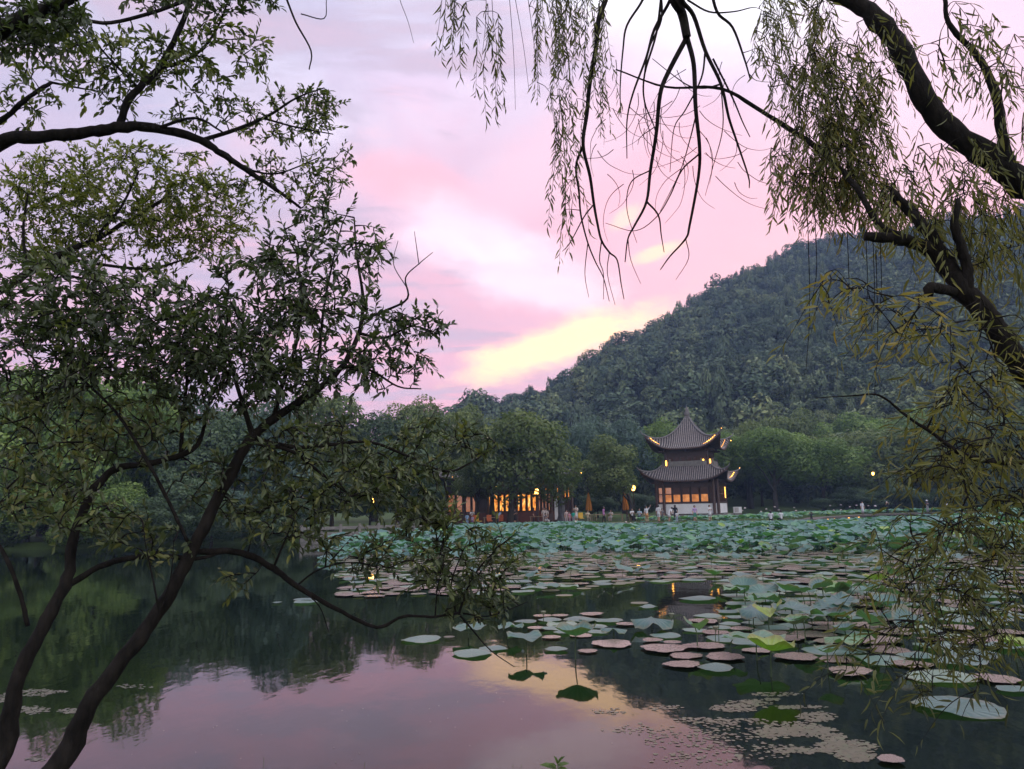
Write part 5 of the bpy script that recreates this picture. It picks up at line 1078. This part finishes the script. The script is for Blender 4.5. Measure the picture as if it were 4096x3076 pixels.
        for k in sel:
            h = int(rn[k] * 7.99)
            if h not in MS: MS[h] = mesh('leaf', s.T * np.array([1, 1, 1]), LEAF_F, (h + .5) / 8); MS[h].materials.append(s.mat)
            o = obj('leaf', MS[h], None, s.root); M = Matrix.Identity(4)
            for r_ in range(3): M[r_][0], M[r_][1], M[r_][2], M[r_][3] = D_[k][r_] * ln[k], Y_[k][r_] * wd[k], Z_[k][r_] * ln[k], B[k][r_] - s.b[r_]
            o.matrix_basis = M
        V, Fx = leaves(s.T, B[rest], D[rest], Nn[rest], ln[rest], wd[rest])
        o = tag(obj('foliage', mesh('foliage', V - s.b, Fx, np.repeat(rn[rest], len(s.T))), s.mat, s.root), kind='stuff')
        return len(B)
def blob(cx, cy, rx, ry, n, d0, d1, tilt=0):
    a = gt.uniform(0, 2 * np.pi, n); r = np.sqrt(gt.random(n)) * np.where(gt.random(n) < .15, 1.15, 1.0); x = rx * r * np.cos(a); y = ry * r * np.sin(a); t_ = R(tilt)
    X = cx + x * math.cos(t_) - y * math.sin(t_); Y = cy + x * math.sin(t_) + y * math.cos(t_); d = gt.uniform(d0, d1, n)
    return np.array([S(*q) for q in zip(X, Y, d)])
LEAFA = leafmat('glossy_leaf', [(0, (0.0260, 0.0390, 0.0208)), (.5, (0.0585, 0.0806, 0.0364)), (.85, (0.1105, 0.1365, 0.0455)), (1, (0.1950, 0.1950, 0.0585))], .42, .28, (1.0, 1.2, .5), .5)
LEAFU = leafmat('upper_leaf', [(0, (0.0286, 0.0442, 0.0208)), (.5, (0.0676, 0.0936, 0.0312)), (.85, (0.1300, 0.1625, 0.0416)), (1, (0.2210, 0.2340, 0.0585))], .45, .34, (1.1, 1.25, .4), .45)
LEAFW = leafmat('willow_leaf', [(0, (0.0455, 0.0546, 0.0234)), (.5, (0.1150, 0.1320, 0.0390)), (.85, (0.1950, 0.2000, 0.0546)), (1, (0.2990, 0.2470, 0.0650))], .48, .46, (1.15, 1.05, .5), .45)

# --- leaning tree on the left, two main stems
bA = np.array([-2.55, 2.75, float(ground_z(-2.55, 2.75)) - .05])
ta = Tree('leaning_tree', 'dark leaning tree with two forked trunks and glossy leaves at the left', bA, LEAF_T, LEAFA, .40)
ta.thick = .64; fA = S(120, 1661, 3.3)
ta.limb(None, 'trunk', 12, world=[(bA[0], bA[1], bA[2], .13), (*(bA * .5 + fA * .5 + np.array([.02, 0, -.05])), .095), (*fA, .078), (*S(205, 1500, 3.4), .060), (*S(300, 1380, 3.5), .054), (*S(372, 1272, 3.6), .050), (*S(420, 1180, 3.7), .048), (*S(480, 1060, 3.8), .046), (*S(545, 940, 3.9), .043)])
ta.limb([(540, 948, 3.9, 17), (590, 905, 4.0, 15), (680, 845, 4.1, 12), (740, 790, 4.2, 10), (775, 720, 4.3, 8), (785, 650, 4.4, 6), (772, 560, 4.5, 4), (765, 470, 4.6, 2.5)])
bB = np.array([-2.9, 2.9, 0.45]); fB = S(-10, 1660, 3.3)
ta.limb(None, 'trunk', 12, world=[(bA[0] - .12, bA[1] + .05, bA[2], .12), (*(bA * .45 + fB * .55), .085), (*fB, .066), (*S(40, 1460, 3.4), .052), (*S(100, 1340, 3.5), .047), (*S(145, 1250, 3.6), .042), (*S(162, 1150, 3.7), .036), (*S(200, 1060, 3.8), .031)])
ta.limb([(198, 1062, 3.8, 14), (250, 1012, 3.9, 12), (330, 1000, 3.9, 10), (415, 972, 4.0, 9), (440, 925, 4.1, 6), (455, 850, 4.2, 4)])
ta.limb([(140, 1268, 3.6, 11), (230, 1218, 3.65, 10), (330, 1200, 3.7, 9), (420, 1207, 3.7, 7), (475, 1195, 3.75, 4)])
ta.limb([(418, 1192, 3.7, 11), (520, 1195, 3.8, 11), (590, 1228, 3.9, 11), (650, 1272, 3.9, 9), (740, 1322, 4.0, 7), (815, 1355, 4.0, 6), (870, 1332, 4.1, 5), (940, 1332, 4.1, 4.5), (992, 1324, 4.2, 4)])
ta.limb([(555, 950, 3.9, 9), (640, 966, 4.0, 7), (720, 960, 4.1, 6), (800, 955, 4.2, 5), (880, 985, 4.3, 4.5), (960, 1018, 4.4, 4), (1010, 1003, 4.5, 3), (1070, 965, 4.6, 2)])
ta.limb([(560, 960, 3.9, 6), (630, 975, 3.9, 6), (690, 1020, 4.0, 5), (760, 1072, 4.1, 3)])
ta.limb([(405, 1170, 3.7, 6), (365, 1085, 3.7, 6), (320, 1000, 3.7, 5.5), (258, 900, 3.8, 5), (190, 830, 3.9, 4), (128, 775, 4.0, 3)])
ta.limb([(60, 1352, 3.5, 8), (45, 1290, 3.5, 7), (20, 1220, 3.5, 7), (-30, 1130, 3.6, 6)])
for pts in ([(590, 905, 4.0, 6), (610, 830, 4.0, 5), (640, 740, 4.1, 4), (650, 640, 4.2, 3), (640, 540, 4.3, 2)], [(680, 845, 4.1, 5), (690, 760, 4.1, 4), (700, 660, 4.2, 3), (720, 560, 4.3, 2), (740, 480, 4.4, 1.5)],
            [(390, 985, 4.0, 5), (395, 900, 4.0, 4), (405, 800, 4.1, 3.5), (400, 690, 4.2, 2.5)], [(545, 940, 3.9, 7), (520, 860, 3.9, 5), (490, 760, 4.0, 4), (470, 660, 4.1, 3)], [(775, 720, 4.3, 4), (830, 730, 4.3, 3), (890, 705, 4.4, 2.2), (945, 720, 4.4, 1.4)],
            [(740, 790, 4.2, 4), (800, 800, 4.2, 3), (860, 835, 4.3, 2), (910, 840, 4.3, 1.4)], [(785, 690, 4.3, 3), (830, 672, 4.4, 3), (880, 645, 4.4, 2.4), (876, 600, 4.5, 1.6), (905, 570, 4.5, 1.1), (935, 545, 4.5, .7)], [(905, 572, 4.5, 1.1), (900, 535, 4.5, .9), (895, 500, 4.5, .6)], [(878, 620, 4.5, 1.2), (850, 570, 4.5, .9), (860, 520, 4.5, .6)],
            [(992, 1324, 4.2, 3), (1010, 1270, 4.2, 2.4), (1045, 1215, 4.3, 2), (1110, 1155, 4.3, 1.2)], [(985, 1325, 4.2, 2.4), (975, 1260, 4.2, 1.8), (1000, 1190, 4.2, 1.2)], [(990, 1325, 4.2, 2.4), (1020, 1360, 4.2, 2), (1060, 1405, 4.2, 1.3), (1110, 1440, 4.2, .9)], [(940, 1332, 4.1, 2), (945, 1270, 4.1, 1.4), (960, 1200, 4.1, 1)], [(1000, 1325, 4.2, 2), (1060, 1330, 4.2, 1.4), (1140, 1300, 4.3, 1)],
            [(590, 1228, 3.9, 3), (610, 1180, 3.9, 2.2), (640, 1110, 3.9, 1.4)], [(640, 1266, 3.9, 2.4), (690, 1230, 3.9, 2), (760, 1215, 4.0, 1.4), (830, 1230, 4.0, 1)], [(650, 1272, 3.9, 2), (690, 1310, 3.9, 1.4), (710, 1365, 3.9, .9)], [(345, 1330, 3.5, 2.4), (330, 1250, 3.5, 2), (315, 1180, 3.5, 1.3), (310, 1140, 3.5, .8)], [(350, 1310, 3.5, 1.6), (370, 1240, 3.5, 1.2), (375, 1170, 3.5, .8)]): ta.thin(pts)
A = [blob(700, 560, 130, 130, 130, 4.0, 4.7), blob(690, 740, 150, 110, 150, 3.8, 4.5), blob(890, 700, 75, 35, 40, 4.2, 4.5), blob(850, 790, 70, 55, 36, 4.1, 4.5), blob(560, 640, 110, 110, 90, 3.9, 4.6),
     blob(300, 720, 230, 110, 400, 3.5, 4.6), blob(470, 800, 150, 90, 180, 3.6, 4.4), blob(110, 640, 130, 90, 150, 3.4, 4.4), blob(90, 800, 130, 80, 100, 3.4, 4.4), blob(620, 830, 90, 60, 60, 3.8, 4.3)]
ta.leafy(ta.grow(np.concatenate(A)), (7, 12), .052, .95, .42)
A = [blob(700, 1000, 160, 85, 170, 3.6, 4.6, 15), blob(870, 1060, 110, 70, 110, 3.9, 4.6, 20), blob(960, 960, 110, 60, 70, 4.2, 4.7), blob(640, 1120, 130, 60, 80, 3.6, 4.3), blob(920, 1130, 60, 50, 50, 4.0, 4.4), blob(1010, 1220, 115, 70, 130, 4.0, 4.5, -20), blob(1030, 1310, 70, 40, 40, 4.1, 4.4), blob(800, 1200, 110, 40, 45, 3.8, 4.2), blob(520, 1050, 120, 70, 60, 3.7, 4.2)]
ta.leafy(ta.grow(np.concatenate(A)), (6, 11), .050, .95, .60)
A = [blob(110, 930, 130, 120, 110, 3.6, 4.6), blob(300, 930, 130, 80, 70, 3.7, 4.3), blob(230, 1130, 110, 45, 40, 3.5, 3.9), blob(350, 1180, 70, 40, 14, 3.5, 3.7), blob(520, 1260, 50, 20, 8, 3.7, 3.9), blob(100, 1080, 100, 60, 50, 3.5, 4.1)]
ta.leafy(ta.grow(np.concatenate(A)), (6, 11), .050, .95, .74)
nA = ta.finish()

# --- second tree off the left edge, limbs across the upper left
bU = np.array([-5.0, 4.2, float(ground_z(-5.0, 4.2)) - .05])
tu = Tree('overhanging_tree', 'tree with a smooth grey limb crossing the upper left sky', bU, LEAF_T, LEAFU, .40)
hub = S(-260, 560, 5.0)
tu.limb(None, 'trunk', 12, world=[(*bU, .22), (bU[0] + .1, bU[1] + .1, 1.6, .18), (*(bU * .4 + hub * .6 + np.array([-.1, 0, .1])), .16), (*hub, .14), (*S(-300, 100, 5.0), .10), (*S(-200, -300, 5.0), .06)])
tu.limb([(-250, 540, 5.0, 24), (-120, 400, 5.0, 19), (0, 308, 5.0, 15), (100, 294, 5.0, 13), (200, 284, 5.1, 12), (262, 274, 5.1, 12), (330, 276, 5.2, 10), (420, 296, 5.3, 9), (470, 326, 5.3, 7.5), (530, 366, 5.4, 6), (600, 412, 5.5, 4), (650, 450, 5.6, 2.5)])
tu.limb([(258, 274, 5.1, 8), (282, 210, 5.1, 8), (340, 150, 5.2, 7), (380, 80, 5.2, 6), (412, 0, 5.3, 5), (430, -80, 5.3, 3)])
tu.limb([(-290, 120, 5.0, 26), (-120, 110, 4.6, 22), (0, 68, 4.4, 19), (60, 36, 4.4, 15), (130, 8, 4.4, 12), (220, -40, 4.4, 8)])
tu.limb([(-255, 560, 5.0, 20), (-120, 660, 5.2, 13), (0, 628, 5.4, 9), (60, 590, 5.6, 8), (130, 550, 5.8, 7), (200, 520, 6.0, 6), (290, 470, 6.2, 4.5), (370, 420, 6.4, 3)])
tu.limb([(-250, 520, 5.0, 14), (-100, 330, 5.2, 8), (0, 262, 5.3, 6), (62, 210, 5.3, 5), (112, 178, 5.4, 4)])
for pts in ([(440, 302, 5.3, 5), (510, 280, 5.4, 4.5), (580, 250, 5.5, 3.5), (640, 212, 5.5, 2.2), (700, 190, 5.6, 1.4)], [(120, 555, 5.8, 4.5), (250, 576, 5.9, 3.6), (330, 580, 6.0, 3), (400, 560, 6.1, 2)], [(570, 256, 5.5, 2.5), (640, 275, 5.5, 2), (720, 290, 5.6, 1.2)], [(530, 366, 5.4, 3), (600, 375, 5.5, 2), (690, 340, 5.6, 1.3)],
            [(340, 150, 5.2, 4), (420, 120, 5.3, 3.4), (470, 60, 5.3, 2.4), (500, -20, 5.4, 1.6)], [(300, 190, 5.2, 3), (240, 130, 5.1, 2.4), (180, 60, 5.1, 1.8)], [(405, 0, 5.3, 4), (320, 30, 5.2, 4), (220, 50, 5.0, 4), (130, 20, 4.6, 5)], [(620, 0, 5.2, 2.4), (640, 50, 5.2, 2.2), (672, 110, 5.2, 1.8), (668, 150, 5.2, 1.4)], [(600, -60, 5.2, 3), (620, 0, 5.2, 2.4)], [(650, 30, 5.2, 1.4), (700, 40, 5.2, 1.2), (705, 0, 5.2, .9)],
            [(330, 280, 5.2, 4), (420, 255, 5.2, 3), (480, 285, 5.2, 2)], [(200, 520, 6.0, 4), (260, 450, 6.1, 3), (300, 370, 6.2, 2)], [(60, 590, 5.6, 4), (50, 500, 5.8, 3), (60, 420, 6, 2)], [(110, 178, 5.4, 3), (170, 190, 5.4, 2), (230, 200, 5.4, 1.2)], [(430, -80, 5.3, 3), (520, -70, 5.2, 3), (600, -60, 5.2, 3)]): tu.thin(pts)
A = [blob(120, 110, 130, 60, 60, 4.8, 5.5), blob(300, 130, 110, 70, 70, 5.0, 5.5), blob(470, 110, 110, 70, 80, 5.1, 5.6), blob(60, 220, 60, 60, 28, 5.2, 5.5), blob(240, 180, 90, 55, 36, 5.0, 5.4)]
tu.leafy(tu.grow(np.concatenate(A)), (6, 10), .060, .95, .66)
A = [blob(620, 250, 100, 55, 75, 5.4, 5.8, -15), blob(690, 250, 50, 60, 36, 5.4, 5.8), blob(450, 240, 90, 45, 45, 5.2, 5.5), blob(600, 390, 120, 55, 70, 5.4, 5.9), blob(720, 360, 50, 50, 24, 5.5, 5.8)]
tu.leafy(tu.grow(np.concatenate(A)), (7, 12), .046, .95, .66)
A = [blob(250, 400, 240, 90, 380, 5.8, 7.0), blob(110, 470, 150, 120, 280, 5.7, 6.8), blob(420, 470, 130, 90, 250, 6.0, 6.9), blob(300, 530, 220, 70, 160, 5.8, 6.6)]
tu.leafy(tu.grow(np.concatenate(A), (.004, .0015)), (8, 14), .050, .95, .93)
A = [blob(70, 35, 120, 40, 70, 4.2, 4.6), blob(430, 0, 170, 30, 70, 5.0, 5.4), blob(90, 90, 100, 35, 40, 4.3, 4.7)]
tu.leafy(tu.grow(np.concatenate(A)), (7, 11), .060, .95, .22)
nU = tu.finish()

# --- willow at the right
bW = np.array([4.25, 4.3, float(ground_z(4.25, 4.3)) - .05])
tw = Tree('willow_tree', 'old leaning willow with drooping branches at the right', bW, WIL_T, LEAFW, .17)
tw.thick = .76; h1 = S(2380, 1050, 4.5); h2 = S(2420, 800, 4.5)
tw.limb(None, 'trunk', 14, world=[(*bW, .30), (*(bW * .5 + h1 * .5), .25), (*h1, .22), (*h2, .17), (*S(2300, 500, 4.6), .125), (*S(2212, 395, 4.7), .108), (*S(2100, 312, 4.8), .098), (*S(2010, 235, 4.9), .092), (*S(1962, 140, 5.0), .088), (*S(1900, 45, 5.1), .085), (*S(1820, -10, 5.2), .07), (*S(1700, -40, 5.3), .05), (*S(1560, -70, 5.4), .04), (*S(1400, -90, 5.4), .03), (*S(1150, -110, 5.4), .02), (*S(900, -100, 5.3), .012)])
tw.limb(None, 'trunk', 12, world=[(*S(2370, 1040, 4.5), .14), (*S(2290, 900, 4.4), .11), (*S(2212, 795, 4.3), .088), (*S(2150, 705, 4.3), .080), (*S(2095, 640, 4.3), .078), (*S(2040, 570, 4.4), .070), (*S(1985, 527, 4.4), .050), (*S(1930, 516, 4.4), .042), (*S(1868, 510, 4.4), .036)])
tw.limb([(2060, 590, 4.4, 22), (2010, 510, 4.4, 18), (1965, 455, 4.5, 15), (1925, 418, 4.5, 13)])
tw.limb([(2090, 630, 4.3, 16), (2085, 560, 4.3, 15), (2062, 490, 4.3, 12), (2070, 430, 4.3, 6)])
tw.limb([(2190, 390, 4.7, 17), (2165, 300, 4.7, 14), (2150, 200, 4.7, 13), (2110, 120, 4.8, 9), (2050, 50, 4.8, 7), (2040, -20, 4.8, 5)])
tw.limb([(1990, 525, 4.4, 10), (1905, 490, 4.5, 9), (1860, 420, 4.6, 8), (1815, 365, 4.8, 8), (1760, 315, 5.0, 8), (1660, 250, 5.2, 6), (1560, 192, 5.3, 4.5), (1440, 188, 5.4, 3), (1330, 150, 5.4, 2)])
tw.limb([(2060, 630, 4.3, 14), (2010, 620, 4.2, 15), (2005, 640, 4.2, 12)], n=4)
tw.limb([(2330, 980, 4.4, 20), (2230, 1000, 3.8, 12), (2110, 990, 3.6, 8), (2060, 970, 3.6, 7), (2020, 940, 3.6, 5), (1960, 900, 3.6, 4), (1900, 855, 3.6, 3), (1840, 855, 3.7, 2), (1760, 860, 3.8, 1.2)])
zr = lambda x, y: ((1600 + x * .7826) / K, (0 + y * .7826) / K)
def bare(pts, w0, w1, d=5.3):
    n = len(pts); return tw.thin([(*zr(x, y), d + .05 * math.sin(i * 1.7 + pts[0][0]), w0 + (w1 - w0) * i / (n - 1)) for i, (x, y) in enumerate(pts)], 5)
for pts, w0, w1 in [([(1075, -120), (1050, 0), (1015, 100), (1000, 250), (970, 420), (955, 580), (935, 740), (970, 900), (990, 1040), (1010, 1150), (1030, 1230), (1070, 1290), (1110, 1330), (1130, 1450), (1145, 1530)], 6.5, .9), ([(935, 745), (900, 850), (915, 980), (925, 1100), (960, 1240), (1000, 1340), (1040, 1420), (1070, 1540)], 3, .8), ([(990, 1045), (940, 1110), (870, 1240), (830, 1285)], 1.8, .7), ([(1030, 1230), (1020, 1330), (1040, 1400), (1040, 1530)], 1.5, .6), ([(960, 1240), (945, 1400), (965, 1520)], 1.2, .5), ([(1070, 1290), (1060, 1400), (1100, 1560)], 1.2, .5),
    ([(1380, -140), (1400, 0), (1440, 70), (1465, 190)], 12, 9.5), ([(1465, 190), (1370, 370), (1330, 480), (1310, 680), (1280, 870), (1260, 1030), (1200, 1150), (1165, 1220), (1150, 1340)], 6, 1.2), ([(1260, 1030), (1320, 1100), (1335, 1200), (1350, 1290)], 2.4, .8), ([(1280, 870), (1190, 920), (1160, 1000), (1165, 1100), (1210, 1240)], 1.6, .6), ([(1165, 1220), (1180, 1330), (1230, 1450)], 1.1, .5),
    ([(1465, 190), (1500, 330), (1510, 550), (1530, 750), (1525, 900), (1480, 1150), (1460, 1220), (1380, 1310), (1330, 1380)], 6, 1.0), ([(1460, 1220), (1475, 1320), (1410, 1430)], 1.2, .5), ([(1525, 790), (1440, 870), (1380, 1000), (1310, 1110), (1200, 1180), (1050, 1140)], 2, .6), ([(1510, 600), (1480, 720), (1430, 880), (1330, 1080)], 1.8, .6),
    ([(1430, -120), (1440, 0), (1500, 80), (1560, 260), (1640, 430), (1680, 600), (1720, 720), (1780, 900), (1785, 960)], 6, 1.2), ([(1400, -100), (1380, 0), (1300, 150), (1260, 290), (1190, 480), (1160, 620), (1160, 810)], 4.5, 1.0), ([(1270, -120), (1240, 0), (1160, 130), (1140, 250), (1125, 450), (1130, 600)], 3.4, .9), ([(1340, -60), (1310, 170), (1250, 380), (1250, 520), (1300, 650), (1320, 760)], 3, .9), ([(1300, 650), (1230, 700), (1215, 740)], 1.2, .5),
    ([(1560, 260), (1540, 400), (1460, 560), (1400, 660), (1380, 880)], 2.4, .7), ([(1640, 430), (1560, 450), (1480, 440), (1390, 380), (1290, 300)], 2.2, .8), ([(1600, 300), (1700, 500), (1750, 620), (1789, 700)], 2.4, 1), ([(1640, 430), (1650, 650), (1600, 850), (1560, 1000)], 1.6, .5), ([(1330, -60), (1335, 100), (1270, 260), (1245, 480), (1290, 760)], 3, .7), ([(1580, -100), (1620, 60), (1700, 140), (1760, 300), (1789, 400)], 4, 1.5), ([(1470, 0), (1580, 60), (1700, 60), (1789, 40)], 2.4, 1.2)]: bare(pts, w0, w1)
g7 = np.random.default_rng(17)
for q in range(46):     # thin looping withies
    x, y = g7.uniform(960, 1789), g7.uniform(300, 950); a = g7.uniform(.7, 2.6); c = g7.choice([-1, 1]); L_ = g7.uniform(25, 60); pts = [(x, y)]
    for k in range(6): x += math.cos(a) * L_; y += math.sin(a) * L_; a += c * g7.uniform(.05, .35); pts.append((x, y))
    if max(p[1] for p in pts) < 1330: bare(pts, .9, .35)
for x0, x1, y1 in [(470, 470, 330), (440, 420, 280), (590, 660, 470), (655, 700, 420), (560, 590, 560), (0, 70, 220)]: bare([(x0 - 10, -80), (x0, 0), ((x0 + x1) / 2 + 6, y1 * .5), (x1, y1)], .9, .4)
for x, y0, y1 in [(1760, 520, 640), (1745, 540, 800), (1885, 560, 720), (1900, 540, 700), (1870, 560, 690), (1830, 560, 690), (1892, 600, 860)]: tw.thin([(x, y0 - 60, 4.4, 1), (x + 4, (y0 + y1) / 2, 4.4, .8), (x - 4, y1, 4.4, .6)])
def hang(cx, y0, rx, n, L0, L1, d0, d1, ln, hue, droop=.9, out=.12, step=.028):
    x = gt.uniform(cx - rx, cx + rx, n); y = gt.uniform(y0 - 60, y0 + 30, n); A = np.array([S(a, b, c) for a, b, c in zip(x, y, gt.uniform(d0, d1, n))]); tw.strands(tw.grow(A, (.003, .0016)), (L0, L1), step, ln, droop, hue, out)
px2m = lambda p, d=5.3: p * K / F_PX * d
hang(980, 0, 28, 9, px2m(80), px2m(180), 5.0, 5.4, .085, .30); hang(1055, 60, 28, 7, px2m(100), px2m(230), 5.0, 5.4, .085, .30); hang(1235, 10, 75, 46, px2m(120), px2m(260), 5.0, 5.6, .075, .40)
hang(1225, 230, 40, 12, px2m(120), px2m(270), 5.1, 5.5, .08, .35); hang(1235, 430, 25, 6, px2m(60), px2m(140), 5.1, 5.4, .085, .3); hang(1300, 180, 20, 5, px2m(60), px2m(180), 5.3, 5.5, .07, .4)
for cx, cy, rx, ry, n, hue in [(1720, 120, 90, 130, 130, .5), (1800, 240, 110, 130, 190, .55), (1770, 380, 115, 85, 170, .62), (1850, 330, 80, 120, 110, .62), (1850, 450, 90, 55, 80, .66), (1900, 120, 60, 110, 30, .55)]:
    tw.strands(tw.grow(blob(cx, cy - 40, rx, ry, n, 4.7, 5.4), (.0035, .0016)), (.12, .34), .028, .085, .75, hue, .35)
for cx, cy, rx, ry, n, hue in [(2060, 380, 130, 100, 70, .6), (2120, 500, 110, 90, 80, .65), (2100, 80, 110, 80, 34, .45), (2190, 200, 50, 120, 26, .5), (1960, 440, 70, 60, 26, .65)]:
    tw.strands(tw.grow(blob(cx, cy, rx, ry, n, 4.2, 4.9), (.0035, .0016)), (.12, .34), .03, .095, .7, hue, .4)
for cx, cy, rx, ry, n, hue in [(2125, 760, 105, 110, 46, .64), (2090, 900, 120, 80, 46, .62), (2135, 1010, 105, 90, 56, .58), (2010, 1010, 60, 40, 16, .52), (2150, 1120, 90, 70, 46, .45), (1980, 690, 70, 50, 18, .85), (1890, 640, 40, 40, 14, .8), (1790, 610, 30, 50, 8, .8)]:
    tw.strands(tw.grow(blob(cx, cy, rx, ry, n, 3.2, 4.1), (.0035, .0016)), (.14, .34), .030, .092, .5, hue, .75)
for cx, cy, rx, ry, n, hue in [(2100, 1200, 110, 70, 36, .50), (2030, 1270, 120, 55, 28, .46), (2135, 1300, 85, 80, 42, .46), (2020, 1370, 75, 40, 14, .44), (2110, 1410, 90, 40, 16, .42), (1900, 1350, 50, 30, 6, .45), (1960, 1170, 80, 50, 12, .48), (1900, 1450, 90, 40, 10, .45), (2040, 1500, 80, 30, 6, .4)]:
    tw.strands(tw.grow(blob(cx, cy - 15, rx, ry, n, 3.0, 3.8), (.0032, .0014)), (.12, .32), .028, .076, .5, hue, .75)
nW = tw.finish()

# --- small shoot and grass blades at the bottom edge
bs = S(1197, 1760, 2.6); gzs = float(ground_z(bs[0], bs[1])); 
sh = tag(empty('shoot', (bs[0], bs[1], gzs)), 'small green leafy shoot poking up at the bottom edge', 'plant')
tp = S(1205, 1650, 2.6); MB().tube(np.array([[bs[0], bs[1], gzs - .02], (np.array([bs[0], bs[1], gzs]) + tp) / 2 + np.array([.02, 0, 0]), tp]) - np.array([bs[0], bs[1], gzs]), [.004, .003, .002], 5).build('stem', STEM, sh)
SHL = leafmat('shoot_leaf', [(0, (.05, .09, .02)), (1, (.10, .15, .035))], .45, .3)
for q, (x, y, x2, y2) in enumerate([(1205, 1650, 1218, 1632), (1205, 1652, 1198, 1632), (1204, 1655, 1230, 1646), (1203, 1655, 1180, 1650), (1205, 1660, 1228, 1660), (1203, 1661, 1166, 1648), (1203, 1664, 1190, 1648)]):
    a, b = S(x, y, 2.6), S(x2, y2, 2.6 + .01 * (q % 3 - 1)); V, Fx = leaves(LEAF_T, (a - np.array([bs[0], bs[1], gzs]))[None], (b - a)[None], np.array([[.2, -.5, 1.0]]), np.array([np.linalg.norm(b - a)]), np.array([np.linalg.norm(b - a) * .42])); obj('leaf', mesh('leaf', V, Fx, .3 + .1 * q), SHL, sh)
for (x, y, x2, y2), l in zip([(784, 1680, 788, 1646), (575, 1690, 570, 1636), (2210 - 1100 + 1, 1690, 1108, 1650), (1128, 1690, 1126, 1652)], ['grass blade at the bottom edge left of centre', 'thin grass blade at the bottom edge, leftmost', 'thin grass blade at the bottom edge near the centre', 'fine grass blade at the bottom edge left of the shoot']):
    a, b = S(x, y + 60, 2.7), S(x2, y2, 2.7); gz_ = float(ground_z(a[0], a[1])); a = np.array([a[0], a[1], gz_]); o = MB().tube(spline([a * 0, (b - a) * np.array([.4, .4, .55]), b - a], 4), np.linspace(.003, .0006, 8)[:len(spline([a * 0, (b - a) * .5, b - a], 4))], 4).build('grass_blade', SHL); o.location = a; tag(o, l, 'grass')
print('LEAVES', nA, nU, nW)
